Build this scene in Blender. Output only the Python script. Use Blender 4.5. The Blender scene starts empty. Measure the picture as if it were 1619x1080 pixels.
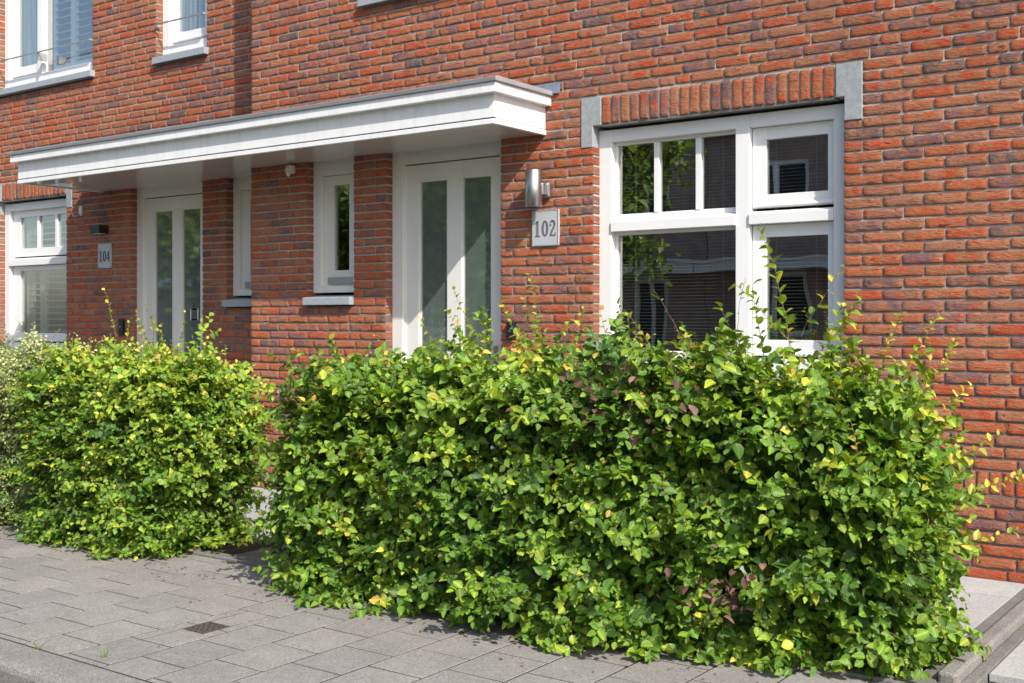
import bpy, math, random
import numpy as np
from mathutils import Vector, Matrix
R = math.radians
scene = bpy.context.scene
col = scene.collection

# ------------------------------------------------------------------ camera
# the facade is the plane y = 0, x runs along it to the right, the camera stands on the far pavement side
CAM_D, CAM_H, CAM_YAW = 6.24, 1.34, 36.066
cam = bpy.data.cameras.new('camera')
cam.sensor_width = 36.0
cam.lens = 1813.11 / 1619.0 * 36.0
cam.shift_y = -32.0 / 1619.0
cam.clip_start = 0.05
cam.clip_end = 600.0
cam_o = bpy.data.objects.new('camera', cam)
cam_o.location = (0, -CAM_D, CAM_H)
cam_o.rotation_euler = (R(90), 0, R(CAM_YAW))
col.objects.link(cam_o)
scene.camera = cam_o

# ------------------------------------------------------------------ light
SUN = Vector((1.9, -1.0, 1.87)).normalized()
EL = math.asin(SUN.z)
world = bpy.data.worlds.new('World')
scene.world = world
world.use_nodes = True
wt = world.node_tree
sky = wt.nodes.new('ShaderNodeTexSky')
sky.sky_type = 'NISHITA'
sky.sun_disc = False
sky.sun_elevation = EL
sky.sun_rotation = math.atan2(SUN.x, SUN.y)
sky.air_density = 1.0
sky.dust_density = 2.0
sky.ozone_density = 1.0
wt.links.new(sky.outputs[0], wt.nodes['Background'].inputs[0])
wt.nodes['Background'].inputs[1].default_value = 0.15
sun = bpy.data.lights.new('sun', 'SUN')
sun.energy = 4.25
sun.angle = R(0.5)
sun.color = (1.0, 0.955, 0.88)
sun_o = bpy.data.objects.new('sun', sun)
sun_o.rotation_euler = (-SUN).to_track_quat('-Z', 'Y').to_euler()
sun_o.location = (6, -10, 9)
col.objects.link(sun_o)
scene.view_settings.view_transform = 'Standard'
scene.view_settings.look = 'None'
scene.view_settings.exposure = 0.53
scene.view_settings.gamma = 1.0
scene.cycles.max_bounces = 8
scene.cycles.transparent_max_bounces = 12
scene.cycles.caustics_reflective = False
scene.cycles.caustics_refractive = False

# ------------------------------------------------------------------ materials
def mat(name):
    m = bpy.data.materials.new(name)
    m.use_nodes = True
    nt = m.node_tree
    return m, nt, nt.nodes['Principled BSDF'], nt.nodes['Material Output']

def N(nt, t, **kw):
    n = nt.nodes.new(t)
    for k, v in kw.items():
        if k in ('inp',):
            for i, x in v.items():
                n.inputs[i].default_value = x
        else:
            setattr(n, k, v)
    return n

def ramp(nt, stops, interp='LINEAR'):
    n = nt.nodes.new('ShaderNodeValToRGB')
    cr = n.color_ramp
    cr.interpolation = interp
    while len(cr.elements) < len(stops):
        cr.elements.new(0.5)
    for e, (p, c) in zip(cr.elements, stops):
        e.position = p
        e.color = (c[0], c[1], c[2], 1) if len(c) == 3 else c
    return n

def mixc(nt, fac, a, b, mode='MIX'):
    n = nt.nodes.new('ShaderNodeMix')
    n.data_type = 'RGBA'
    n.blend_type = mode
    for sock, v in ((n.inputs[0], fac), (n.inputs[6], a), (n.inputs[7], b)):
        if hasattr(v, 'is_output') or hasattr(v, 'links'):
            nt.links.new(v, sock)
        else:
            sock.default_value = v if not isinstance(v, tuple) else (v[0], v[1], v[2], 1)
    return n.outputs[2]

def objco(nt):
    return nt.nodes.new('ShaderNodeTexCoord').outputs['Object']

def noise(nt, scale, detail=4, rough=0.55, vec=None, sx=None, dist=0.0):
    n = nt.nodes.new('ShaderNodeTexNoise')
    n.inputs['Scale'].default_value = scale
    n.inputs['Detail'].default_value = detail
    n.inputs['Roughness'].default_value = rough
    n.inputs['Distortion'].default_value = dist
    v = vec if vec is not None else objco(nt)
    if sx is not None:
        mp = nt.nodes.new('ShaderNodeMapping')
        mp.inputs['Scale'].default_value = sx
        nt.links.new(v, mp.inputs[0])
        v = mp.outputs[0]
    nt.links.new(v, n.inputs['Vector'])
    return n.outputs[0]

def bump(nt, bs, h, strength, dist, prev=None):
    b = nt.nodes.new('ShaderNodeBump')
    b.inputs['Strength'].default_value = strength
    b.inputs['Distance'].default_value = dist
    nt.links.new(h, b.inputs['Height'])
    if prev is not None:
        nt.links.new(prev, b.inputs['Normal'])
    nt.links.new(b.outputs[0], bs.inputs['Normal'])
    return b.outputs[0]

def simple(name, c, rough=0.5, metal=0.0, var=0.0, vscale=6.0, bmp=0.0, bscale=120.0, spec=0.5, coat=0.0):
    m, nt, bs, out = mat(name)
    bs.inputs['Base Color'].default_value = (*c, 1)
    bs.inputs['Roughness'].default_value = rough
    bs.inputs['Metallic'].default_value = metal
    bs.inputs['Specular IOR Level'].default_value = spec
    bs.inputs['Coat Weight'].default_value = coat
    if var:
        f = noise(nt, vscale, 6, 0.65)
        a = tuple(max(0, x * (1 - var)) for x in c)
        b = tuple(min(1, x * (1 + var * 0.6)) for x in c)
        rp = ramp(nt, [(0.3, a), (0.7, b)])
        nt.links.new(f, rp.inputs[0])
        nt.links.new(rp.outputs[0], bs.inputs['Base Color'])
    if bmp:
        bump(nt, bs, noise(nt, bscale, 5, 0.6), bmp, 0.004)
    return m

def brick_mat():
    m, nt, bs, out = mat('hand moulded brick')
    at = N(nt, 'ShaderNodeAttribute', attribute_name='bcol')
    sp = nt.nodes.new('ShaderNodeSeparateColor')
    nt.links.new(at.outputs['Color'], sp.inputs[0])
    # kiln colour of each brick
    base = ramp(nt, [(0.0, (.43, .085, .038)), (.14, (.44, .112, .050)), (.30, (.41, .138, .068)), (.46, (.39, .165, .094)),
                     (.62, (.34, .145, .095)), (.76, (.27, .122, .105)), (.88, (.20, .105, .105)), (1.0, (.14, .108, .100))])
    nt.links.new(sp.outputs[0], base.inputs[0])
    # burnt and dusty blotches inside a brick; each brick reads its own piece of noise
    co = objco(nt)
    add = nt.nodes.new('ShaderNodeVectorMath'); add.operation = 'MULTIPLY_ADD'
    nt.links.new(at.outputs['Color'], add.inputs[0])
    add.inputs[1].default_value = (7.3, 3.1, 5.7)
    nt.links.new(co, add.inputs[2])
    n1 = noise(nt, 16, 5, .6, add.outputs[0])
    r1 = ramp(nt, [(.45, (0, 0, 0)), (.62, (1, 1, 1))])
    nt.links.new(n1, r1.inputs[0])
    c1 = mixc(nt, r1.outputs[0], base.outputs[0], (.36, .15, .075))
    n2 = noise(nt, 11, 4, .6, add.outputs[0], (1, 1, 1.6))
    r2 = ramp(nt, [(.56, (0, 0, 0)), (.66, (1, 1, 1))])
    nt.links.new(n2, r2.inputs[0])
    c2 = mixc(nt, r2.outputs[0], c1, (.47, .085, .030))
    n3 = noise(nt, 90, 6, .7, add.outputs[0], (1, 1, 2.0))
    r3 = ramp(nt, [(.30, (.55, .55, .55)), (.5, (1, 1, 1)), (.72, (1.25, 1.2, 1.15))])
    nt.links.new(n3, r3.inputs[0])
    c3 = mixc(nt, 1.0, c2, r3.outputs[0], 'MULTIPLY')
    # pale lime dust
    n4 = noise(nt, 60, 7, .75, add.outputs[0])
    r4 = ramp(nt, [(.58, (0, 0, 0)), (.74, (.38, .38, .38))])
    nt.links.new(n4, r4.inputs[0])
    c4 = mixc(nt, r4.outputs[0], c3, (.46, .33, .26))
    # mortar smeared on the arrises
    c5 = mixc(nt, sp.outputs[2], c4, (.45, .34, .28))
    nt.links.new(c5, bs.inputs['Base Color'])
    bs.inputs['Roughness'].default_value = .9
    bs.inputs['Specular IOR Level'].default_value = .25
    # creases of hand moulding
    rot = nt.nodes.new('ShaderNodeMapping')
    rot.inputs['Rotation'].default_value = (0, R(28), 0)
    rot.inputs['Scale'].default_value = (18, 30, 70)
    nt.links.new(add.outputs[0], rot.inputs[0])
    nn = nt.nodes.new('ShaderNodeTexNoise'); nn.inputs['Scale'].default_value = 1.0
    nn.inputs['Detail'].default_value = 5; nn.inputs['Distortion'].default_value = 1.1
    nt.links.new(rot.outputs[0], nn.inputs['Vector'])
    cr = ramp(nt, [(.28, (.42, .36, .36)), (.40, (1, 1, 1)), (.66, (1, 1, 1)), (.80, (1.3, 1.35, 1.4))])  # shading put into the colour: crease hollows darker, crests lighter
    nt.links.new(nn.outputs[0], cr.inputs[0])
    c6 = mixc(nt, 1.0, c5, cr.outputs[0], 'MULTIPLY')
    dr = ramp(nt, [(.32, (.80, .79, .80)), (.5, (1, 1, 1)), (.7, (1.10, 1.09, 1.08))])
    nt.links.new(noise(nt, .9, 5, .6, co, (1, 1, .6)), dr.inputs[0])
    nt.links.new(mixc(nt, 1.0, c6, dr.outputs[0], 'MULTIPLY'), bs.inputs['Base Color'])
    b1 = bump(nt, bs, nn.outputs[0], 1.0, .0075)
    rot2 = nt.nodes.new('ShaderNodeMapping')
    rot2.inputs['Rotation'].default_value = (0, R(-38), 0)
    rot2.inputs['Scale'].default_value = (60, 60, 230)
    nt.links.new(add.outputs[0], rot2.inputs[0])
    n5 = nt.nodes.new('ShaderNodeTexNoise'); n5.inputs['Scale'].default_value = 1.0; n5.inputs['Detail'].default_value = 3
    n5.inputs['Distortion'].default_value = .6
    nt.links.new(rot2.outputs[0], n5.inputs['Vector'])
    b2 = bump(nt, bs, n5.outputs[0], .9, .004, b1)
    bump(nt, bs, noise(nt, 260, 4, .65), .6, .0016, b2)
    return m

def mortar_mat():
    m, nt, bs, out = mat('mortar')
    r = ramp(nt, [(.3, (.33, .285, .25)), (.7, (.55, .48, .42))])
    nt.links.new(noise(nt, 5, 7, .7), r.inputs[0])
    # darker, dirtier joints low on the wall
    sp = nt.nodes.new('ShaderNodeSeparateXYZ')
    nt.links.new(objco(nt), sp.inputs[0])
    ad = N(nt, 'ShaderNodeMath', operation='MULTIPLY_ADD'); ad.inputs[1].default_value = .5
    nt.links.new(noise(nt, 1.3, 3), ad.inputs[0]); nt.links.new(sp.outputs[2], ad.inputs[2])
    r2 = ramp(nt, [(.35, (.42, .38, .40)), (.95, (1, 1, 1))])
    mr = N(nt, 'ShaderNodeMapRange'); mr.inputs[1].default_value = .4; mr.inputs[2].default_value = 2.4
    nt.links.new(ad.outputs[0], mr.inputs[0]); nt.links.new(mr.outputs[0], r2.inputs[0])
    nt.links.new(mixc(nt, 1.0, r.outputs[0], r2.outputs[0], 'MULTIPLY'), bs.inputs['Base Color'])
    bs.inputs['Roughness'].default_value = .95
    bs.inputs['Specular IOR Level'].default_value = .2
    bump(nt, bs, noise(nt, 300, 5, .7), .8, .003)
    return m

def schlick(nt, boost, base):
    lw = N(nt, 'ShaderNodeLayerWeight'); lw.inputs['Blend'].default_value = .5
    pw = N(nt, 'ShaderNodeMath', operation='POWER'); pw.inputs[1].default_value = 5.0
    nt.links.new(lw.outputs['Facing'], pw.inputs[0])
    ma = N(nt, 'ShaderNodeMath', operation='MULTIPLY_ADD', use_clamp=True)
    ma.inputs[1].default_value = .96 * boost; ma.inputs[2].default_value = .04 * boost + base
    nt.links.new(pw.outputs[0], ma.inputs[0])
    return ma

def glass_mat(name, tint=(1, 1, 1), boost=1.7, base=.05):
    m, nt, bs, out = mat(name)
    nt.nodes.remove(bs)
    tr = N(nt, 'ShaderNodeBsdfTransparent'); tr.inputs[0].default_value = (*tint, 1)
    gl = N(nt, 'ShaderNodeBsdfGlossy'); gl.inputs['Roughness'].default_value = 0.002
    ma = schlick(nt, boost, base)      # a double pane reflects about twice a single surface
    mx = N(nt, 'ShaderNodeMixShader')
    nt.links.new(ma.outputs[0], mx.inputs[0]); nt.links.new(tr.outputs[0], mx.inputs[1]); nt.links.new(gl.outputs[0], mx.inputs[2])
    nt.links.new(mx.outputs[0], out.inputs[0])
    bp = N(nt, 'ShaderNodeBump'); bp.inputs['Strength'].default_value = .06; bp.inputs['Distance'].default_value = .02
    nt.links.new(noise(nt, 2.2, 1), bp.inputs['Height'])
    nt.links.new(bp.outputs[0], gl.inputs['Normal'])
    return m

def frosted_mat():
    m, nt, bs, out = mat('satin door glass')
    bs.inputs['Base Color'].default_value = (.13, .165, .150, 1)
    bs.inputs['Roughness'].default_value = .6
    bs.inputs['Specular IOR Level'].default_value = 0
    gl = N(nt, 'ShaderNodeBsdfGlossy'); gl.inputs['Roughness'].default_value = 0.008
    ma = schlick(nt, 2.0, .30)
    mx = N(nt, 'ShaderNodeMixShader')
    nt.links.new(ma.outputs[0], mx.inputs[0]); nt.links.new(bs.outputs[0], mx.inputs[1]); nt.links.new(gl.outputs[0], mx.inputs[2])
    nt.links.new(mx.outputs[0], out.inputs[0])
    bp = N(nt, 'ShaderNodeBump'); bp.inputs['Strength'].default_value = .03; bp.inputs['Distance'].default_value = .003
    nt.links.new(noise(nt, 28, 3, .6), bp.inputs['Height'])
    nt.links.new(bp.outputs[0], gl.inputs['Normal'])
    return m

def paving_mat(name, a, b, sp_amt=.35, joint=False):
    m, nt, bs, out = mat(name)
    r = ramp(nt, [(.3, a), (.7, b)])
    nt.links.new(noise(nt, 3.1, 7, .7), r.inputs[0])
    v = N(nt, 'ShaderNodeTexVoronoi'); v.inputs['Scale'].default_value = 190
    nt.links.new(objco(nt), v.inputs[0])
    sc = nt.nodes.new('ShaderNodeSeparateColor'); nt.links.new(v.outputs['Color'], sc.inputs[0])
    rr = ramp(nt, [(0, (1 - sp_amt,) * 3), (.5, (1, 1, 1)), (.9, (1 + sp_amt * .7,) * 3), (1, (1 + sp_amt * 1.6,) * 3)])
    nt.links.new(sc.outputs[0], rr.inputs[0])
    c = mixc(nt, 1.0, r.outputs[0], rr.outputs[0], 'MULTIPLY')
    at = N(nt, 'ShaderNodeAttribute', attribute_name='bcol')
    s2 = nt.nodes.new('ShaderNodeSeparateColor'); nt.links.new(at.outputs['Color'], s2.inputs[0])
    r3 = ramp(nt, [(0, (.93, .93, .94)), (1, (1.06, 1.05, 1.04))])
    nt.links.new(s2.outputs[0], r3.inputs[0])
    c = mixc(nt, 1.0, c, r3.outputs[0], 'MULTIPLY')
    # scattered lichen and tyre-dark stains with their own outlines
    st = ramp(nt, [(.57, (1, 1, 1)), (.72, (.82, .80, .77))])
    nt.links.new(noise(nt, 1.7, 8, .75), st.inputs[0])
    c = mixc(nt, 1.0, c, st.outputs[0], 'MULTIPLY')
    nt.links.new(c, bs.inputs['Base Color'])
    bs.inputs['Roughness'].default_value = .88
    bs.inputs['Specular IOR Level'].default_value = .3
    bump(nt, bs, noise(nt, 420, 4, .7), .5, .002)
    return m

def leaf_mat(name, stops, gloss=.36, trans=.33):
    m, nt, bs, out = mat(name)
    at = N(nt, 'ShaderNodeAttribute', attribute_name='lcol')
    sp = nt.nodes.new('ShaderNodeSeparateColor'); nt.links.new(at.outputs['Color'], sp.inputs[0])
    r = ramp(nt, stops)
    nt.links.new(sp.outputs[0], r.inputs[0])
    uv = nt.nodes.new('ShaderNodeUVMap'); uv.uv_map = 'leaf'
    us = nt.nodes.new('ShaderNodeSeparateXYZ'); nt.links.new(uv.outputs[0], us.inputs[0])
    # pinnate veins: bands running forward from the midrib
    ab = N(nt, 'ShaderNodeMath', operation='ABSOLUTE'); nt.links.new(us.outputs[1], ab.inputs[0])
    ma = N(nt, 'ShaderNodeMath', operation='MULTIPLY_ADD'); ma.inputs[1].default_value = -.42
    nt.links.new(ab.outputs[0], ma.inputs[0]); nt.links.new(us.outputs[0], ma.inputs[2])
    mu = N(nt, 'ShaderNodeMath', operation='MULTIPLY'); mu.inputs[1].default_value = 56.0
    nt.links.new(ma.outputs[0], mu.inputs[0])
    si = N(nt, 'ShaderNodeMath', operation='SINE'); nt.links.new(mu.outputs[0], si.inputs[0])
    mrng = N(nt, 'ShaderNodeMapRange'); mrng.inputs[1].default_value = -1; mrng.inputs[2].default_value = 1
    mrng.inputs[3].default_value = .82; mrng.inputs[4].default_value = 1.1
    nt.links.new(si.outputs[0], mrng.inputs[0])
    mid = ramp(nt, [(0, (1.5, 1.4, 1.3)), (.06, (1.45, 1.35, 1.25)), (.10, (1, 1, 1))])
    nt.links.new(ab.outputs[0], mid.inputs[0])
    c = mixc(nt, 1.0, r.outputs[0], mrng.outputs[0], 'MULTIPLY')
    c = mixc(nt, 1.0, c, mid.outputs[0], 'MULTIPLY')
    hv = N(nt, 'ShaderNodeHueSaturation')
    mv = N(nt, 'ShaderNodeMapRange'); mv.inputs[3].default_value = .7; mv.inputs[4].default_value = 1.3
    nt.links.new(sp.outputs[1], mv.inputs[0]); nt.links.new(mv.outputs[0], hv.inputs['Value'])
    nt.links.new(c, hv.inputs['Color'])
    nt.links.new(hv.outputs[0], bs.inputs['Base Color'])
    bs.inputs['Roughness'].default_value = gloss
    bs.inputs['Specular IOR Level'].default_value = .45
    bump(nt, bs, si.outputs[0], .35, .002)
    tl = N(nt, 'ShaderNodeBsdfTranslucent')
    tc = mixc(nt, 1.0, hv.outputs[0], (1.5, 1.35, .45), 'MULTIPLY')
    nt.links.new(tc, tl.inputs[0])
    mx = N(nt, 'ShaderNodeMixShader'); mx.inputs[0].default_value = trans
    nt.links.new(bs.outputs[0], mx.inputs[1]); nt.links.new(tl.outputs[0], mx.inputs[2])
    nt.links.new(mx.outputs[0], out.inputs[0])
    return m

M = {}
M['brick'] = brick_mat()
M['mortar'] = mortar_mat()
M['white'] = simple('white window paint', (.78, .78, .77), .32, var=.04, vscale=3, bmp=.04, bscale=30)
M['cream'] = simple('off white door paint', (.72, .71, .67), .35, var=.04, vscale=3, bmp=.03, bscale=30)
M['fascia'] = simple('white fascia paint', (.80, .80, .80), .38, var=.05, vscale=2, bmp=.04, bscale=20)
def fascia_mat():
    m, nt, bs, out = mat('weathered fascia paint')
    r = ramp(nt, [(.30, (.71, .71, .70)), (.48, (.78, .78, .775)), (.7, (.82, .82, .82))])
    nt.links.new(noise(nt, 1.0, 5, .6, None, (14, 14, 2.2)), r.inputs[0])
    r2 = ramp(nt, [(.60, (1, 1, 1)), (.74, (.72, .70, .66))])
    nt.links.new(noise(nt, 26, 6, .75), r2.inputs[0])
    nt.links.new(mixc(nt, .55, r.outputs[0], mixc(nt, 1.0, r.outputs[0], r2.outputs[0], 'MULTIPLY')), bs.inputs['Base Color'])
    bs.inputs['Roughness'].default_value = .42
    bump(nt, bs, noise(nt, 9, 4), .05, .01)
    return m
M['fascia'] = fascia_mat()
M['soffit'] = simple('glossy white soffit panel', (.60, .59, .56), .035, var=.03, vscale=2, spec=.9)
M['alu'] = simple('matt aluminium trim', (.42, .42, .44), .45, metal=.4, var=.1)
M['steel'] = simple('brushed steel', (.50, .50, .51), .36, metal=1.0, var=.05, vscale=20)
M['black'] = simple('black powder coat', (.012, .012, .014), .4)
M['darkgap'] = simple('groove shade and dark glass', (.02, .02, .02), .7)  # near black: shade in the canopy groove, also far panes and lamp lens
M['stone'] = simple('blue grey natural stone', (.30, .32, .33), .75, var=.22, vscale=35, bmp=.3, bscale=200)
M['sill'] = simple('grey blue stone sill', (.33, .36, .39), .6, var=.18, vscale=40, bmp=.25, bscale=200)
M['lead'] = simple('lead flashing', (.24, .28, .33), .5, metal=.3, var=.2, vscale=30)
M['glass'] = glass_mat('window glass', (.90, .93, .92), 1.4, .23)
M['frost'] = frosted_mat()
M['blind'] = simple('light grey blind slat', (.20, .20, .197), .5)
M['shutter'] = simple('white shutter louvre', (.75, .76, .76), .4)
M['curtain'] = simple('pale curtain', (.62, .60, .55), .9, var=.08)
M['room'] = simple('interior wall paint', (.13, .12, .11), .9)
M['enamel'] = simple('white enamel plate', (.46, .48, .50), .25, var=.06, vscale=60)
M['numeral'] = simple('grey enamel numeral', (.16, .165, .18), .35)
M['numeral_dark'] = simple('dark blue grey numeral', (.035, .05, .09), .35)
M['plastic'] = simple('white plastic', (.72, .72, .70), .4)
M['paving'] = paving_mat('grey concrete paving', (.205, .192, .176), (.268, .252, .233), .26)
M['kerb'] = paving_mat('concrete kerb', (.19, .178, .162), (.26, .245, .225), .3)
M['slab'] = paving_mat('pale concrete slab', (.33, .33, .33), (.42, .42, .41), .2)
M['edging'] = paving_mat('weathered concrete edging', (.13, .125, .118), (.22, .21, .195), .3)
M['jointsand'] = simple('joint sand and moss', (.045, .038, .028), .95, var=.4, vscale=9)
M['asphalt'] = paving_mat('asphalt', (.045, .045, .045), (.075, .073, .07), .6)
M['soil'] = simple('dark planting soil', (.035, .026, .018), .95, var=.5, vscale=25, bmp=.8, bscale=60)
M['bark'] = simple('grey brown bark', (.085, .062, .042), .85, var=.35, vscale=60, bmp=.5, bscale=150)
M['twig'] = simple('young twig bark', (.20, .155, .075), .7, var=.3, vscale=40)
M['redtwig'] = simple('reddish twig bark', (.16, .07, .05), .7, var=.3, vscale=40)
M['grate'] = simple('rusty cast iron grate', (.10, .082, .070), .8, metal=.1, var=.9, vscale=90, bmp=.9, bscale=260)
M['shade_brick'] = simple('brown brick far side', (.36, .26, .22), .9, var=.3, vscale=4)
M['roof'] = simple('dark roof tile', (.05, .045, .045), .7)
M['leaf'] = leaf_mat('hornbeam leaf', [(0, (.026, .075, .015)), (.28, (.068, .160, .022)), (.52, (.155, .285, .028)),
                                       (.74, (.32, .42, .040)), (.90, (.55, .50, .07)), (1.0, (.62, .40, .10))])
M['leaf_pale'] = leaf_mat('pale variegated leaf', [(0, (.05, .10, .025)), (.35, (.11, .20, .045)), (.58, (.27, .35, .11)),
                                                 (.80, (.52, .54, .26)), (1, (.66, .63, .38))], .4, .25)
M['leaf_brown'] = leaf_mat('withered leaf', [(0, (.075, .040, .038)), (.5, (.17, .10, .072)), (1, (.30, .21, .15))], .6, .2)
M['leaf_tree'] = leaf_mat('tree leaf', [(0, (.06, .11, .03)), (.5, (.16, .25, .06)), (1, (.30, .38, .11))], .5, .4)

# ------------------------------------------------------------------ builders
def link(name, me, m=None, parent=None, bevel=0.0, smooth=False):
    o = bpy.data.objects.new(name, me)
    col.objects.link(o)
    if m is not None:
        for x in (m if isinstance(m, (list, tuple)) else [m]):
            me.materials.append(x)
    if parent is not None:
        o.parent = parent
    if bevel:
        b = o.modifiers.new('bevel', 'BEVEL')
        b.width = bevel; b.segments = 2; b.limit_method = 'ANGLE'
    if smooth:
        me.polygons.foreach_set('use_smooth', [True] * len(me.polygons))
    return o

def tag(o, label=None, cat=None, group=None, kind=None):
    if label: o['label'] = label
    if cat: o['category'] = cat
    if group: o['group'] = group
    if kind: o['kind'] = kind
    return o

def thing(name, label, cat, loc=(0, 0, 0), group=None):
    o = bpy.data.objects.new(name, None)
    o.empty_display_size = .2
    o.location = loc
    col.objects.link(o)
    return tag(o, label, cat, group)

class MB:
    def __init__(s, ox=0, oy=0, oz=0):
        s.v = []; s.f = []; s.mi = []; s.o = (ox, oy, oz)
    def add(s, vs, fs, mi=0):
        k = len(s.v)
        s.v += [(x - s.o[0], y - s.o[1], z - s.o[2]) for x, y, z in vs]
        s.f += [tuple(i + k for i in f) for f in fs]
        s.mi += [mi] * len(fs)
        return s
    def box(s, x0, x1, y0, y1, z0, z1, mi=0):
        vs = [(x0, y0, z0), (x1, y0, z0), (x1, y1, z0), (x0, y1, z0), (x0, y0, z1), (x1, y0, z1), (x1, y1, z1), (x0, y1, z1)]
        return s.add(vs, [(0, 3, 2, 1), (4, 5, 6, 7), (0, 1, 5, 4), (1, 2, 6, 5), (2, 3, 7, 6), (3, 0, 4, 7)], mi)
    def prism(s, prof, x0, x1, mi=0):     # prof: (y, z) points counter-clockwise seen from +x
        n = len(prof)
        vs = [(x0, y, z) for y, z in prof] + [(x1, y, z) for y, z in prof]
        fs = [tuple(range(n))[::-1], tuple(range(n, 2 * n))] + [(i, (i + 1) % n, (i + 1) % n + n, i + n) for i in range(n)]
        return s.add(vs, fs, mi)
    def tube(s, pts, rad, seg=8, cap=True, mi=0):
        pts = [Vector(p) for p in pts]
        if not hasattr(rad, '__len__'): rad = [rad] * len(pts)
        vs = []; up = Vector((0.13, 0.31, 0.94)).normalized()
        for i, p in enumerate(pts):
            d = (pts[min(i + 1, len(pts) - 1)] - pts[max(i - 1, 0)]).normalized()
            a = d.cross(up)
            if a.length < .1: a = d.cross(Vector((1, 0, 0)))
            a.normalize(); b = d.cross(a)
            for k in range(seg):
                t = 2 * math.pi * k / seg
                vs.append(tuple(p + (a * math.cos(t) + b * math.sin(t)) * rad[i]))
        fs = []
        for i in range(len(pts) - 1):
            for k in range(seg):
                fs.append((i * seg + k, (i + 1) * seg + k, (i + 1) * seg + (k + 1) % seg, i * seg + (k + 1) % seg))
        if cap:
            fs.append(tuple(range(seg))); fs.append(tuple(range(len(pts) * seg - seg, len(pts) * seg))[::-1])
        return s.add(vs, fs, mi)
    def build(s, name, m, parent=None, bevel=0.0, smooth=False):
        me = bpy.data.meshes.new(name)
        me.from_pydata(s.v, [], s.f)
        me.validate(); me.update()
        o = link(name, me, m, parent, bevel, smooth)
        if isinstance(m, (list, tuple)) and len(m) > 1:
            me.polygons.foreach_set('material_index', s.mi)
        return o

def np_mesh(name, V, F, nper, attr=None, attr_name='bcol', uv=None, mi=None):
    """V (n,3), F (m,4) with -1 for triangles not allowed: nper = 3 or 4"""
    me = bpy.data.meshes.new(name)
    V = np.asarray(V, np.float32); F = np.asarray(F, np.int32)
    me.vertices.add(len(V)); me.vertices.foreach_set('co', V.ravel())
    me.loops.add(F.size); me.loops.foreach_set('vertex_index', F.ravel())
    me.polygons.add(len(F))
    me.polygons.foreach_set('loop_start', np.arange(0, F.size, nper, dtype=np.int32))
    me.polygons.foreach_set('loop_total', np.full(len(F), nper, np.int32))
    me.update(calc_edges=True)
    if attr is not None:
        a = me.color_attributes.new(attr_name, 'FLOAT_COLOR', 'POINT')
        c = np.ones((len(V), 4), np.float32); c[:, :attr.shape[1]] = attr
        a.data.foreach_set('color', c.ravel())
    if uv is not None:
        l = me.uv_layers.new(name='leaf')
        l.data.foreach_set('uv', np.asarray(uv, np.float32)[F.ravel()].ravel())
    if mi is not None:
        me.polygons.foreach_set('material_index', np.asarray(mi, np.int32))
    me.polygons.foreach_set('use_smooth', np.zeros(len(F), bool))
    return me

rng = np.random.default_rng(7)
rnd = random.Random(11)
ROW = .0632
Z0 = 2.781 - 45 * ROW      # height of the first bed joint
BT = .0517       # brick height

# one brick = a subdivided box whose rim is rounded; built for all bricks of a wall at once
def brick_template(nx, nz, ex=.1, ez=.1):
    # front grid (nx+1)*(nz+1) in unit coords plus a ring behind; the outermost cells are the narrow worn arris
    gx = np.concatenate([[0], np.linspace(ex, 1 - ex, nx - 1), [1]]); gz = np.concatenate([[0], np.linspace(ez, 1 - ez, nz - 1), [1]])
    verts = [(x, 0, z) for z in gz for x in gx]
    idx = lambda i, j: j * (nx + 1) + i
    faces = [(idx(i, j), idx(i + 1, j), idx(i + 1, j + 1), idx(i, j + 1)) for j in range(nz) for i in range(nx)]
    ring = [idx(i, 0) for i in range(nx + 1)] + [idx(nx, j) for j in range(1, nz + 1)] + \
           [idx(i, nz) for i in range(nx - 1, -1, -1)] + [idx(0, j) for j in range(nz - 1, 0, -1)]
    k = len(verts)
    for r in ring: verts.append((verts[r][0], 1, verts[r][2]))
    n = len(ring)
    for i in range(n):
        a, b = ring[i], ring[(i + 1) % n]
        faces.append((b, a, k + i, k + (i + 1) % n))
    rim = np.zeros(len(verts)); rim[ring] = 1
    corner = np.zeros(len(verts)); corner[[idx(0, 0), idx(nx, 0), idx(0, nz), idx(nx, nz)]] = 1
    smooth = np.array([0 < i < nx - 1 and 0 < j < nz - 1 for j in range(nz) for i in range(nx)] + [False] * n)
    return np.array(verts, float), np.array(faces, int), rim, corner, smooth

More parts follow.
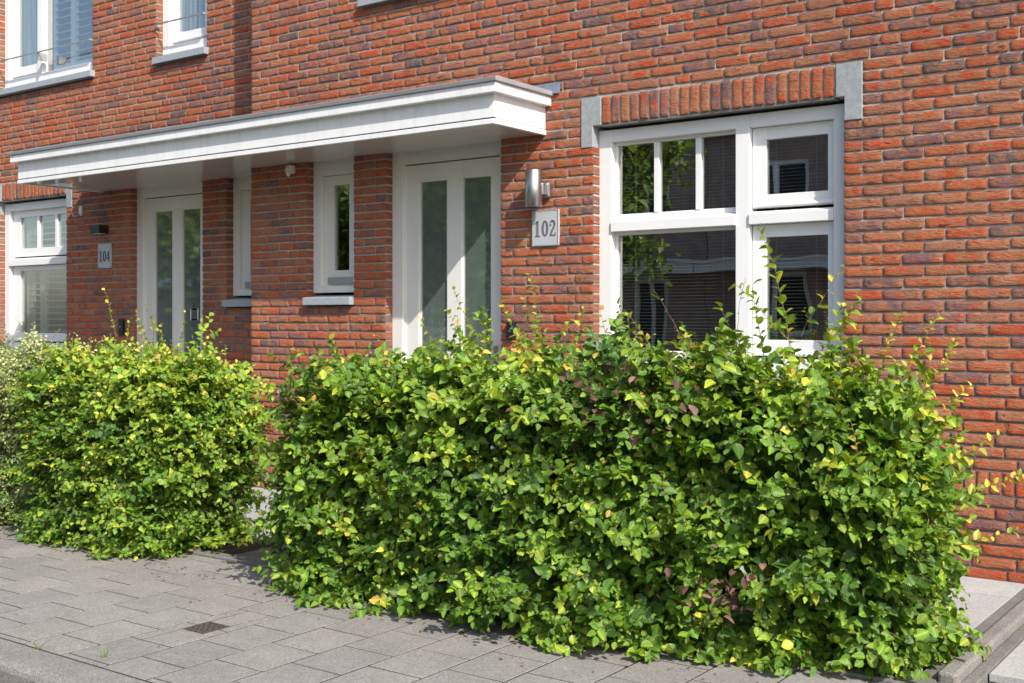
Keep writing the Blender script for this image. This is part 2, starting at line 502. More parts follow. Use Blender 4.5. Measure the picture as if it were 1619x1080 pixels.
def bricks_mesh(name, bricks, yf, m, parent, vertical=False, depth=.095, org=(0, 0, 0)):
    """bricks: list of (x0, x1, z0, z1[, kind]) on the plane y = yf"""
    Vs, Fs, Cs, Sm = [], [], [], []; off = 0
    for b in bricks:
        x0, x1, z0, z1 = b[:4]
        L = (z1 - z0) if vertical else (x1 - x0)
        H_ = (x1 - x0) if vertical else (z1 - z0)
        n = 10 if L > .15 else (7 if L > .07 else 5)
        T, F, rim, corner, smo = brick_template(n, 5, .0032 / L, .0032 / H_)
        if vertical:
            u = T[:, 2]; w = T[:, 0]
            P = np.stack([x0 + (x1 - x0) * u, T[:, 1], z0 + (z1 - z0) * w], 1)
            F = F[:, ::-1]
        else:
            P = np.stack([x0 + (x1 - x0) * T[:, 0], T[:, 1], z0 + (z1 - z0) * T[:, 2]], 1)
        cx, cz = (x0 + x1) / 2, (z0 + z1) / 2
        # slightly uneven outline and face
        jit = rng.normal(0, 1, (len(P), 3))
        front = T[:, 1] < .5
        sx = np.sign(P[:, 0] - cx); sz = np.sign(P[:, 2] - cz)
        # outline wobble applied equally to front and back ring through position hash
        h = np.sin(P[:, 0] * 91.7 + cz * 37.1) * .5 + np.sin(P[:, 0] * 233.3 + cz * 11.3 + 2) * .5
        hz = np.sin(P[:, 2] * 191.7 + cx * 57.1)
        if vertical: h, hz = hz, h
        onz = (np.abs(P[:, 2] - z0) < 1e-6) | (np.abs(P[:, 2] - z1) < 1e-6)
        onx = (np.abs(P[:, 0] - x0) < 1e-6) | (np.abs(P[:, 0] - x1) < 1e-6)
        tilt = rng.normal(0, .004)
        P[:, 2] += np.where(onz, h * .0016, 0) + (P[:, 0] - cx) * tilt * (0 if vertical else 1)
        P[:, 0] += np.where(onx, hz * .0016, 0)
        y = np.where(front, jit[:, 1] * .0009 + rim * .0022 + corner * .0015, depth)
        y = np.where(front, y + rng.normal(0, .0014) + (P[:, 0] - cx) * rng.normal(0, .008), y)
        P[:, 1] = yf + y
        P[:, 0] -= sx * corner * .0025; P[:, 2] -= sz * corner * .0022
        cc = np.empty((len(P), 3)); k = rng.random()
        cc[:, 0] = k ** 1.15; cc[:, 1] = rng.random()
        cc[:, 2] = np.clip(rim * (rng.random(len(P)) * .9 - .15), 0, 1) * (1 if True else 0)
        Vs.append(P); Fs.append(F + off); Cs.append(cc); Sm.append(smo); off += len(P)
    V = np.concatenate(Vs) - np.array(org)
    me = np_mesh(name, V, np.concatenate(Fs), 4, np.concatenate(Cs))
    me.polygons.foreach_set('use_smooth', np.concatenate(Sm))
    o = link(name, me, m, parent)
    return o

def row_spans(x0, x1, z, holes):
    spans = [(x0, x1)]
    for hx0, hx1, hz0, hz1 in holes:
        if hz0 < z < hz1:
            new = []
            for a, b in spans:
                if hx1 <= a or hx0 >= b: new.append((a, b)); continue
                if hx0 > a: new.append((a, hx0))
                if hx1 < b: new.append((hx1, b))
            spans = new
    return spans

def lay_bricks(x0, x1, nrows, holes, r0=0, seed=1):
    rr = random.Random(seed)
    out = []; prev = []
    HJ = .0092
    for r in range(r0, nrows):
        zc = Z0 + r * ROW + ROW / 2
        joints = []
        for a, b in row_spans(x0, x1, zc, holes):
            x = a
            first = True
            while x < b - .02:
                rem = b - x
                if first:
                    L = [.21, .10][r % 2] if a > x0 + .01 or True else .21
                    first = False
                else:
                    L = .10 if rr.random() < .20 else .21
                    for t in range(5):
                        e = x + L + HJ / 2
                        if all(abs(e - j) > .035 for j in prev): break
                        L = rr.choice([.21, .21, .10, .155])
                L += rr.uniform(-.003, .003)
                if rem < L + .055: L = rem
                elif rem < L + .12 and rem < .27: L = rem - .10 - HJ
                out.append((x, x + L, Z0 + r * ROW + (ROW - BT) / 2 + rr.uniform(-.0008, .0008), Z0 + r * ROW + (ROW + BT) / 2 + rr.uniform(-.0008, .0008)))
                x += L + HJ
                joints.append(x - HJ / 2)
        prev = joints
    return out

def mortar_boxes(mb, x0, x1, nrows, holes, y0, y1, ins=.0045):
    cur = None; start = 0
    for r in range(nrows + 1):
        s = tuple(row_spans(x0, x1, Z0 + r * ROW + ROW / 2, holes)) if r < nrows else None
        if s != cur:
            if cur is not None:
                for a, b in cur:
                    mb.box(a + ins, b - ins, y0, y1, Z0 + start * ROW, Z0 + r * ROW)
            cur = s; start = r
# ------------------------------------------------------------------ the ground
D2 = .29           # the left house stands this much further back
X_PARTY = -7.149

def sheet(name, x0, x1, y0, y1, z, m, kind='structure', thick=None):
    mb = MB()
    if thick: mb.box(x0, x1, y0, y1, z - thick, z)
    else: mb.add([(x0, y0, z), (x1, y0, z), (x1, y1, z), (x0, y1, z)], [(0, 1, 2, 3)])
    o = mb.build(name, m)
    return tag(o, kind=kind)

sheet('ground', -90, 90, -90, 60, -.16, M['soil'])
sheet('road', -80, 80, -10.9, -3.76, -.115, M['asphalt'])
sheet('sidewalk_bed', -26, 7, -3.62, -1.99, -.0022, M['jointsand'], thick=.1)

def tiles(name, rects, m, gap=.0045, top=0.0, rnd_h=.0015):
    """rects: (x0,x1,y0,y1); every tile a chamfered slab, all in one paving mesh"""
    V, F, C = [], [], []; off = 0
    for x0, x1, y0, y1 in rects:
        g = gap / 2; c = .0016
        z = top + rng.normal(0, rnd_h)
        tx, ty = rng.normal(0, .0022, 2)
        def P(x, y, dz): return (x, y, z + dz + tx * (x - (x0 + x1) / 2) + ty * (y - (y0 + y1) / 2))
        a = [P(x0 + g, y0 + g, -.03), P(x1 - g, y0 + g, -.03), P(x1 - g, y1 - g, -.03), P(x0 + g, y1 - g, -.03)]
        b = [P(x0 + g, y0 + g, -.0011), P(x1 - g, y0 + g, -.0011), P(x1 - g, y1 - g, -.0011), P(x0 + g, y1 - g, -.0011)]
        t = [P(x0 + g + c, y0 + g + c, 0), P(x1 - g - c, y0 + g + c, 0), P(x1 - g - c, y1 - g - c, 0), P(x0 + g + c, y1 - g - c, 0)]
        V += a + b + t
        f = [(8, 9, 10, 11)]
        for i in range(4):
            j = (i + 1) % 4
            f += [(i, j, 4 + j, 4 + i), (4 + i, 4 + j, 8 + j, 8 + i)]
        F += [tuple(q + off for q in ff) for ff in f]
        C += [(rng.random(), rng.random(), 0)] * 12
        off += 12
    me = np_mesh(name, np.array(V), np.array(F), 4, np.array(C))
    return link(name, me, m)

DR = (-4.108, -3.967, -3.042, -2.896)          # drain in the pavement
rects = []
k = 0
for k in range(-78, 38):
    xa = -3.905 + .2745 * k; xb = xa + .2745
    y = -3.108 + (.1465 if k % 2 else 0) + .0 - .293 * 3
    while y < -1.99:
        ya, yb = max(y, -3.586), min(y + .293, -1.99)
        y += .293
        if yb - ya < .03: continue
        if xa < DR[1] and xb > DR[0] and ya < DR[3] and yb > DR[2]:
            # tiles cut round the drain
            if DR[0] - xa > .03: rects.append((xa, DR[0], ya, yb))
            if xb - DR[1] > .03: rects.append((DR[1], xb, ya, yb))
            a0, a1 = max(xa, DR[0]), min(xb, DR[1])
            if DR[2] - ya > .02: rects.append((a0, a1, ya, DR[2]))
            if yb - DR[3] > .02: rects.append((a0, a1, DR[3], yb))
            continue
        rects.append((xa, xb, ya, yb))
tag(tiles('sidewalk', rects, M['paving'], .0095, 0.0, .0003), kind='structure')
# kerb stones with a rounded outer edge
V, F = [], []
kb = MB()
x = -24.3
while x < 7:
    prof = [(-3.785, -.16), (-3.600, -.16), (-3.600, .002), (-3.745, .004), (-3.765, 0.0), (-3.778, -.012), (-3.785, -.03)]
    kb.prism(prof, x + .002, x + .996)
    x += 1.0
kerb = kb.build('kerb', M['kerb'])
tag(kerb, kind='structure')
# strip between pavement and gardens
eb = MB()
x = -24.0
while x < 7:
    eb.box(x + .003, x + .997, -1.985, -1.90, -.1, .012); x += 1.0
tag(eb.build('edging_kerb', M['edging'], bevel=.006), kind='structure')
sheet('planting_soil', -24, -5.15, -1.90, -1.42, -.01, M['soil'], thick=.1)
sheet('planting_soil', -4.72, -1.312, -1.90, -1.42, -.01, M['soil'], thick=.1)
# garden slabs
rects = []
for gx in range(-40, 0):
    for gy in range(4):
        xa = -1.312 + gx * .4; ya = -1.415 + gy * .357
        xb = xa + .4; yb = ya + .357
        if xa < X_PARTY - .2: pass
        rects.append((xa, xb, ya, yb))
tag(tiles('garden_paving', rects, M['slab'], .006, .004, .001), kind='structure')
rects = [(-5.15 + .43 * i / 1.0, min(-5.15 + .43 * (i + 1), -4.72), -1.90, -1.66) for i in range(1)] + [(-5.15, -4.72, -1.66, -1.42)]
tag(tiles('path', rects, M['edging'], .006, .004, .001), kind='structure')
sheet('garden_bed', -26, 7, -1.9, 1.2, -.03, M['jointsand'], thick=.1)
# boundary edging at the right: dark strip, pale raised kerb, dark strip
y = -1.88
e1, e2, e3 = MB(), MB(), MB()
for i in range(2):
    ya, yb = -1.88 + i * .94, -1.88 + (i + 1) * .94 - .006
    e1.box(-1.306, -1.232, ya, yb, -.1, .008)
    e2.box(-1.228, -1.158, ya, yb, -.1, .045)
    e3.box(-1.154, -1.104, ya, yb, -.1, .006)
tag(e1.build('edging_strip', M['edging'], bevel=.004), kind='structure')
tag(e2.build('edging_kerb', M['kerb'], bevel=.012), kind='structure')
tag(e3.build('edging_strip', M['edging'], bevel=.004), kind='structure')
rects = [(-1.10 + .6 * i, -1.10 + .6 * (i + 1), -1.66 + .55 * j, -1.66 + .55 * (j + 1)) for i in range(12) for j in range(3)]
tag(tiles('neighbour_path', rects, M['slab'], .006, .004, .001), kind='structure')

# ------------------------------------------------------------------ window kit
def frame_mb(mb, x0, x1, z0, z1, y0, y1, w, wt=None, wb=None, mi=0):
    """rectangular ring; posts run through, rails butt between them"""
    wl, wr = (w, w) if not isinstance(w, tuple) else w
    wt = wt or wl; wb = wb or wl
    mb.box(x0, x0 + wl, y0, y1, z0, z1, mi)
    mb.box(x1 - wr, x1, y0, y1, z0, z1, mi)
    mb.box(x0 + wl, x1 - wr, y0 + .0015, y1, z1 - wt, z1, mi)
    mb.box(x0 + wl, x1 - wr, y0 + .0015, y1, z0, z0 + wb, mi)

def stone_sill(name, x0, x1, yf, yb, z0, z1, parent, m='sill', label=None):
    mb = MB(*parent_org(parent))
    mb.prism([(yf, z0), (yb, z0), (yb, z1 + .018), (yf, z1 - .004)][::1], x0, x1)
    return mb.build(name, M[m], parent, bevel=.004)

def parent_org(p):
    x = y = z = 0
    while p is not None:
        x += p.location.x; y += p.location.y; z += p.location.z
        p = p.parent
    return (x, y, z)

def blinds(x0, x1, z0, z1, y, label, group):
    t = thing('venetian_blind', label, 'blind', ((x0 + x1) / 2, y, z0), group)
    mb = MB(*parent_org(t))
    z = z0 + .03
    while z < z1 - .03:
        a = R(12)
        hw = .0125
        dy, dz = hw * math.cos(a), hw * math.sin(a)
        mb.add([(x0, y - dy, z - dz), (x1, y - dy, z - dz), (x1, y, z + .0015), (x0, y, z + .0015), (x1, y + dy, z + dz), (x0, y + dy, z + dz)],
               [(0, 1, 2, 3), (3, 2, 4, 5)])
        z += .0205
    mb.build('slats', M['blind'], t)
    mb = MB(*parent_org(t))
    mb.box(x0, x1, y - .013, y + .013, z1 - .028, z1)
    mb.build('head_rail', M['blind'], t)
    mb = MB(*parent_org(t))
    mb.box(x0, x1, y - .011, y + .011, z0, z0 + .012)
    mb.build('bottom_rail', M['blind'], t)
    mb = MB(*parent_org(t))
    n = max(2, int((x1 - x0) / .45) + 1)
    for i in range(n):
        xx = x0 + .12 + (x1 - x0 - .24) * i / (n - 1)
        mb.tube([(xx, y - .014, z0), (xx, y - .014, z1 - .02)], .0012, 4)
    mb.build('cord', M['plastic'], t)
    return t

def curtain(x0, x1, z0, z1, y, label, group, amp=.02, folds=9):
    t = thing('curtain', label, 'curtain', ((x0 + x1) / 2, y, z0), group)
    mb = MB(*parent_org(t))
    n = folds * 8
    vs = []
    for j in range(7):
        zz = z0 + (z1 - z0) * j / 6
        for i in range(n + 1):
            u = i / n
            vs.append((x0 + (x1 - x0) * u, y + amp * math.sin(u * folds * 6.283 + .4 * math.sin(j * .9)) + amp * .4 * math.sin(u * 17 + j * .4), zz))
    fs = [(j * (n + 1) + i, j * (n + 1) + i + 1, (j + 1) * (n + 1) + i + 1, (j + 1) * (n + 1) + i) for j in range(6) for i in range(n)]
    mb.add(vs, fs)
    o = mb.build('fabric', M['curtain'], t, smooth=True)
    so = o.modifiers.new('thickness', 'SOLIDIFY'); so.thickness = .002
    return t

# ------------------------------------------------------------------ house 102 (right)
h102 = thing('brick_house', 'nearer red brick house with the broad front window, number plate 102 and soldier course lintel', 'house', (-4.0, 0, 0))
O1 = parent_org(h102)
NR = 78
LZ0, LZ1 = 2.594, 2.776
holes1 = [(-5.689, -4.640, -1, 2.60), (-6.513, -6.010, 1.465, 2.60), (-3.900, -2.262, .985, LZ0 + .001),
          (-3.992, -2.156, LZ0 - .14, LZ1), (-5.90, -4.80, 3.672, 4.9),
          (-9, 9, Z0 + 8 * ROW, Z0 + 10 * ROW)]
NB1 = [h for h in holes1]
bl = lay_bricks(X_PARTY, 2.6, NR, holes1, 0, 3)
# the lintel hole is rows 39.3..44.4: rows whose centre falls inside are opened
wall = bricks_mesh('wall', bl, 0.0, M['brick'], h102, org=O1)
# soldier course band near the foot, bricks on end
def plinth(xa, xb, y, house):
    n = round((xb - xa) / .0632); w = (xb - xa) / n
    bricks_mesh('plinth_course', [(xa + i * w, xa + i * w + w - .0095, Z0 + 8 * ROW + .004, Z0 + 10 * ROW - .006) for i in range(n)],
                y, M['brick'], house, vertical=True, org=parent_org(house))
plinth(X_PARTY, -5.689, .001, h102); plinth(-4.64, 2.6, .001, h102)
mh = [(-5.689, -4.640, -1, 2.60), (-6.513, -6.010, 1.465, 2.60), (-3.900, -2.262, .985, LZ0 + .001), (-5.90, -4.80, 3.672, 4.9)]
mb = MB(*O1)
mortar_boxes(mb, X_PARTY, 2.6, NR, mh, .0072, .30)
mb.build('mortar', M['mortar'], wall)
# lintel
lb = []
n = 22
for i in range(n):
    w_ = (3.838 - 2.312) / n
    lb.append((-3.836 + i * w_, -3.836 + i * w_ + w_ - .0105, LZ0 + .004, LZ1 - .008))
bricks_mesh('lintel', lb, -.001, M['brick'], h102, vertical=True, depth=.075, org=O1)
for (xo, xi, xn) in ((-3.990, -3.842, -3.903), (-2.158, -2.306, -2.258)):
    mb = MB(*O1)
    a, b, c = (xo, xi, xn)
    vs2 = [(a, 2.455), (c, 2.455), (c, LZ0 - .004), (b, LZ0 - .004), (b, LZ1 - .004), (a, LZ1 - .004)]
    if xo > xi: vs2 = vs2[::-1]
    nn = len(vs2)
    vs = [(x_, -.006, z_) for x_, z_ in vs2] + [(x_, .075, z_) for x_, z_ in vs2]
    mb.add(vs, [tuple(range(nn)), tuple(range(nn, 2 * nn))[::-1]] + [((i + 1) % nn, i, i + nn, (i + 1) % nn + nn) for i in range(nn)])
    mb.build('corner_stone', M['stone'], h102, bevel=.003)
# dark strip put in for the shaded gap under the lintel
mb = MB(*O1)
mb.box(-3.84, -2.31, .006, .07, LZ0 - .012, LZ0 + .001)
mb.build('lintel_gap_shade', M['edging'], h102)

FY = .075          # frame face
def big_window(house, dx, dy, name='window', label=None):
    O = parent_org(house)
    mb = MB(*O)
    X = lambda x: x + dx
    y0, y1 = FY + dy, FY + dy + .115
    zt, zb = 2.566, 1.045
    mb.box(X(-3.905), X(-3.811), y0, y1, zb, zt)
    mb.box(X(-2.349), X(-2.255), y0, y1, zb, zt)
    mb.box(X(-2.950), X(-2.862), y0, y1, zb, zt)
    for a, b in ((-3.811, -2.950), (-2.862, -2.349)):
        mb.box(X(a), X(b), y0 + .0015, y1, 2.488, zt)
        mb.box(X(a), X(b), y0 + .0015, y1, zb, 1.120)
        mb.prism([(y0 - .012, 1.912), (y1, 1.912), (y1, 1.994), (y0 + .03, 1.990), (y0 - .012, 1.974)], X(a), X(b))
    # glazing beads of the fixed light
    a, b = X(-3.811), X(-2.950)
    yb0, yb1 = y0 + .052, y0 + .085
    for z0, z1 in ((1.992, 2.488), (1.120, 1.912)):
        mb.box(a, a + .018, yb0, yb1, z0, z1); mb.box(b - .018, b, yb0, yb1, z0, z1)
        mb.box(a + .018, b - .018, yb0, yb1, z1 - .02, z1); mb.box(a + .018, b - .018, yb0, yb1, z0, z0 + .034)
    f = mb.build(name, M['white'], house, bevel=.003)
    if label: f['label'] = label
    for c in (-3.510, -3.220):
        mb = MB(*O)
        mb.box(X(c - .018), X(c + .018), y0 + .046, y0 + .09, 2.026, 2.468)
        mb.build('muntin', M['white'], f, bevel=.003)
    # casement sashes
    for z0, z1, wb in ((2.010, 2.486, .078), (1.135, 1.910, .095)):
        mb = MB(*O)
        frame_mb(mb, X(-2.858), X(-2.352), z0, z1, y0 + .040, y0 + .10, (.084, .045), .074, wb)
        mb.prism([(y0 + .028, z0 + .006), (y0 + .04, z0 + .006), (y0 + .04, z0 + .030), (y0 + .028, z0 + .014)], X(-2.85), X(-2.36))
        mb.build('sash', M['white'], f, bevel=.003)
    mb = MB(*O)
    g = y0 + .068
    mb.box(X(-3.795), X(-2.965), g, g + .004, 2.02, 2.47); mb.box(X(-3.795), X(-2.965), g, g + .004, 1.15, 1.895)
    g = y0 + .056
    mb.box(X(-2.775), X(-2.396), g, g + .004, 2.087, 2.413); mb.box(X(-2.775), X(-2.396), g, g + .004, 1.229, 1.837)
    mb.build('glass_pane', M['glass'], f)
    s = stone_sill('sill', X(-3.90), X(-2.255), -.05 + dy, .16 + dy, .985, 1.035, house)
    s.parent = f
    return f

bw = big_window(h102, 0, 0, label='broad white window with one fixed light and two small casements')

def side_window(house, dx, dy, label=None):
    O = parent_org(house); X = lambda x: x + dx
    y0 = FY + dy
    mb = MB(*O)
    frame_mb(mb, X(-6.516), X(-6.005), 1.560, 2.580, y0, y0 + .115, .084, .115, .05)
    f = mb.build('window', M['cream'], house, bevel=.003)
    if label: f['label'] = label
    mb = MB(*O)
    frame_mb(mb, X(-6.430), X(-6.089), 1.612, 2.463, y0 + .035, y0 + .09, (.105, .075), .075, .12)
    mb.build('sash', M['cream'], f, bevel=.003)
    mb = MB(*O)
    mb.box(X(-6.376), X(-6.10), y0 + .016, y0 + .036, 1.628, 1.680)
    mb.build('vent', M['alu'], f, bevel=.002)
    mb = MB(*O)
    mb.box(X(-6.330), X(-6.16), y0 + .052, y0 + .056, 1.728, 2.392)
    mb.build('glass_pane', M['glass'], f)
    s = stone_sill('sill', X(-6.508), X(-6.008), -.05 + dy, .13 + dy, 1.463, 1.525, house)
    s.parent = f
    return f
side_window(h102, 0, 0, 'narrow white window on the left of the door')

def front_door(house, dx, dy, label=None):
    O = parent_org(house); X = lambda x: x + dx
    y0 = FY + dy
    mb = MB(*O)
    mb.box(X(-5.692), X(-5.588), y0, y0 + .11, .0, 2.584)
    mb.box(X(-4.700), X(-4.634), y0, y0 + .11, .0, 2.584)
    mb.box(X(-5.588), X(-4.700), y0 + .0015, y0 + .11, 2.484, 2.584)
    mb.box(X(-5.588), X(-5.574), y0 + .018, y0 + .1, .0, 2.484)
    fr = mb.build('door_frame', M['cream'], house, bevel=.003)
    mb = MB(*O)
    a, b = X(-5.581), X(-4.704)
    ya, yb = y0 + .022, y0 + .076
    g = [(-5.452, -5.188), (-5.056, -4.794)]
    zt, z0, zg = 2.476, .03, 2.358
    zb = .42
    mb.box(a, X(g[0][0]), ya, yb, z0, zt); mb.box(X(g[0][1]), X(g[1][0]), ya, yb, z0, zt); mb.box(X(g[1][1]), b, ya, yb, z0, zt)
    for q in g:
        mb.box(X(q[0]), X(q[1]), ya + .001, yb, zg, zt); mb.box(X(q[0]), X(q[1]), ya + .001, yb, z0, zb)
        # thin bead round the glass
    leaf = mb.build('door', M['cream'], house, bevel=.003)
    if label: leaf['label'] = label
    mb = MB(*O)
    for q in g:
        frame_mb(mb, X(q[0]), X(q[1]), zb, zg, ya + .008, yb - .004, .009)
    mb.build('bead', M['cream'], leaf)
    mb = MB(*O)
    for q in g: mb.box(X(q[0]) + .006, X(q[1]) - .006, ya + .02, ya + .028, zb + .006, zg - .006)
    mb.build('glass_pane', M['frost'], leaf)
    mb = MB(*O)
    hx = b - .045
    mb.box(hx - .018, hx + .018, ya - .006, ya, .95, 1.17)
    mb.tube([(hx, ya, 1.08), (hx, ya - .05, 1.08), (hx - .11, ya - .055, 1.08)], .009, 8)
    mb.build('handle', M['steel'], leaf)
    mb = MB(*O)
    mb.box(X(-5.69), X(-4.64), -.02 + dy, .15 + dy, -.02, .02)
    mb.build('doorstep', M['stone'], house, bevel=.004)
    return leaf
front_door(h102, 0, 0, 'cream front door with two tall satin glass strips, partly in sun')

# upper window of 102: only its sill shows
mb = MB(*O1)
frame_mb(mb, -5.905, -4.795, 3.76, 5.2, FY, FY + .11, .09, .09, .08)
uw = mb.build('window', M['white'], h102, bevel=.003)
mb = MB(*O1); mb.box(-5.80, -4.90, FY + .06, FY + .064, 3.85, 5.1); mb.build('glass_pane', M['glass'], uw)
s = stone_sill('sill', -5.925, -4.78, -.05, .14, 3.668, 3.735, h102); s.parent = uw

# dim rooms behind the glass
def room(house, x0, x1, y0, y1, z0, z1):
    mb = MB(*parent_org(house))
    t = .04
    mb.box(x0, x1, y1, y1 + t, z0, z1)
    mb.box(x0 - t, x0, y0, y1 + t, z0, z1); mb.box(x1, x1 + t, y0, y1 + t, z0, z1)
    mb.box(x0, x1, y0, y1, z0 - t, z0); mb.box(x0, x1, y0, y1, z1, z1 + t)
    return mb.build('room', M['room'], house)
room(h102, -4.3, -1.0, .30, 4.2, .05, 2.68)
room(h102, -7.0, -4.35, .30, 3.2, .05, 2.68)
room(h102, -7.0, -1.0, .30, 3.2, 2.8, 5.2)

# ------------------------------------------------------------------ house 104 (left)
h104 = thing('brick_house', 'red brick house standing slightly back at the left, with number plate 104 and white shutters', 'house', (-9.5, D2, 0))
O2 = parent_org(h104)
S2L = -11.40
holes2 = [(-9.150, -8.114, -1, 2.60), (-7.796, -7.29, 1.465, 2.60), (S2L, -10.172, .985, LZ0 + .001),
          (-11.49, -10.076, LZ0 - .14, LZ1), (S2L, -9.742, 3.668, 5.2), (-8.764, -8.057, 3.668, 5.2), (-16, 9, Z0 + 8 * ROW, Z0 + 10 * ROW)]
bl = lay_bricks(-14.2, X_PARTY + .03, NR, holes2, 0, 8)
wall2 = bricks_mesh('wall', bl, D2, M['brick'], h104, org=O2)
plinth(-14.2, -9.15, D2 + .001, h104); plinth(-8.114, X_PARTY + .02, D2 + .001, h104)
mh2 = [h for i, h in enumerate(holes2) if i not in (3, 6)]
mb = MB(*O2)
mortar_boxes(mb, -14.2, X_PARTY + .03, NR, mh2, D2 + .0072, D2 + .30)
mb.build('mortar', M['mortar'], wall2)
lb = []
n = 17
w_ = (11.335 - 10.195) / n
for i in range(n):
    lb.append((-11.335 + i * w_, -11.335 + i * w_ + w_ - .0105, LZ0 + .004, LZ1 - .008))
bricks_mesh('lintel', lb, D2 - .001, M['brick'], h104, vertical=True, depth=.075, org=O2)
for (xo, xi, xn) in ((-11.488, -11.345, -11.403), (-10.078, -10.190, -10.168)):
    mb = MB(*O2)
    a, b, c = (xo, xi, xn)
    vs2 = [(a, 2.455), (c, 2.455), (c, LZ0 - .004), (b, LZ0 - .004), (b, LZ1 - .004), (a, LZ1 - .004)]
    if xo > xi: vs2 = vs2[::-1]
    nn = len(vs2)
    vs = [(x_, D2 - .006, z_) for x_, z_ in vs2] + [(x_, D2 + .075, z_) for x_, z_ in vs2]
    mb.add(vs, [tuple(range(nn)), tuple(range(nn, 2 * nn))[::-1]] + [((i + 1) % nn, i, i + nn, (i + 1) % nn + nn) for i in range(nn)])
    mb.build('corner_stone', M['stone'], h104, bevel=.003)
mb = MB(*O2)
mb.box(-11.34, -10.19, D2 + .006, D2 + .07, LZ0 - .012, LZ0 + .001)
mb.build('lintel_gap_shade', M['edging'], h104)  # dark strip stands in for the shade under this lintel

side_window(h104, -1.292, D2, 'narrow white window half hidden by the neighbouring wall')
front_door(h104, -3.470, D2, 'cream front door in full shade with a small square sticker')
# square sticker on the right hand glass of door 104
mb = MB(*O2)
frame_mb(mb, -8.425, -8.315, 1.350, 1.455, D2 + FY + .040, D2 + FY + .0415, .012)
stk = mb.build('sticker', M['plastic'], [c for c in h104.children if c.name.startswith('door') and 'frame' not in c.name and 'step' not in c.name][0])

# ground floor window of 104 with three small lights over a tall shuttered light
y0 = D2 + FY
mb = MB(*O2)
zt, zb = 2.566, 1.045
mb.box(-11.405, -11.315, y0, y0 + .115, zb, zt)
mb.box(-10.255, -10.165, y0, y0 + .115, zb, zt)
mb.box(-11.315, -10.255, y0 + .0015, y0 + .115, 2.488, zt)
mb.box(-11.315, -10.255, y0 + .0015, y0 + .115, zb, 1.12)
mb.prism([(y0 - .012, 1.915), (y0 + .115, 1.915), (y0 + .115, 1.998), (y0 + .03, 1.994), (y0 - .012, 1.98)], -11.315, -10.255)
w4 = mb.build('window', M['white'], h104, bevel=.003)
w4['label'] = 'white window with three small panes over a tall shuttered pane'
mb = MB(*O2)
frame_mb(mb, -11.300, -10.262, 2.010, 2.486, y0 + .04, y0 + .10, (.115, .05), .068, .085)
mb.build('sash', M['white'], w4, bevel=.003)
mb = MB(*O2)
frame_mb(mb, -11.300, -10.262, 1.135, 1.912, y0 + .04, y0 + .10, (.115, .05), .05, .085)
mb.build('sash', M['white'], w4, bevel=.003)
for c in (-10.86, -10.532):
    mb = MB(*O2)
    mb.box(c - .02, c + .02, y0 + .042, y0 + .09, 2.095, 2.418)
    mb.build('muntin', M['white'], w4, bevel=.003)
mb = MB(*O2)
mb.box(-11.19, -10.31, y0 + .062, y0 + .066, 2.09, 2.42); mb.box(-11.19, -10.31, y0 + .062, y0 + .066, 1.21, 1.865)
mb.build('glass_pane', M['glass'], w4)
s = stone_sill('sill', -11.40, -10.165, D2 - .05, D2 + .16, .985, 1.035, h104); s.parent = w4

def shutter(x0, x1, z0, z1, y, label, group, stile=.045, mid=None, pitch=.062, ang=35):
    t = thing('shutter', label, 'shutter', ((x0 + x1) / 2, y, z0), group)
    o = parent_org(t)
    mb = MB(*o)
    frame_mb(mb, x0, x1, z0, z1, y - .014, y + .014, stile, .06, .06)
    if mid: mb.box(x0 + stile, x1 - stile, y - .0125, y + .0125, mid - .03, mid + .03)
    mb.build('panel_frame', M['shutter'], t, bevel=.002)
    mb = MB(*o)
    z = z0 + .09
    ca, sa = math.cos(R(ang)), math.sin(R(ang))
    while z < z1 - .08:
        if not (mid and abs(z - mid) < .055):
            hw = .03
            p = [(-hw, -.003), (0, -.0055), (hw, -.003), (hw, .003), (0, .0055), (-hw, .003)]
            prof = [(y + a * ca - b * sa, z + a * sa + b * ca) for a, b in p]
            mb.prism(prof, x0 + stile + .001, x1 - stile - .001)
        z += pitch
    mb.build('louvre', M['shutter'], t)
    return t
GS = 'white louvred shutters behind the windows'
shutter(-11.12, -10.86, 1.15, 1.93, D2 + .185, 'white louvred shutter panel folded behind the left half of the tall shaded pane', GS, ang=10)
shutter(-10.84, -10.30, 1.15, 1.93, D2 + .185, 'white louvred shutter panel behind the right half of the lower 104 window', GS, ang=10)
shutter(-11.12, -10.30, 2.03, 2.50, D2 + .185, 'white louvred shutter behind the three small panes of the 104 window', GS, ang=20)
curtain(-11.16, -10.98, 1.12, 2.5, D2 + .17, 'pale curtain hanging at the left inside the ground floor 104 window', 'pale curtains inside the windows', .012, 4)

# upper windows of 104
def guard(house, w, x0, x1, z, y):
    mb = MB(*parent_org(house))
    mb.tube([(x0, y, z), (x1, y, z)], .0075, 8)
    mb.build('guard_rail', M['steel'], w)
    for x in (x0, x1):
        mb = MB(*parent_org(house))
        mb.tube([(x, y, z), (x, y + .05, z - .01)], .010, 8)
        mb.build('rail_bracket', M['alu'], w)
    if x1 - x0 > 1.2:
        mb = MB(*parent_org(house))
        xm = x0 + (x1 - x0) * .47
        mb.box(xm - .012, xm + .012, y + .006, FY + D2 - .002, z - .075, z - .002)
        mb.build('rail_bracket', M['alu'], w)

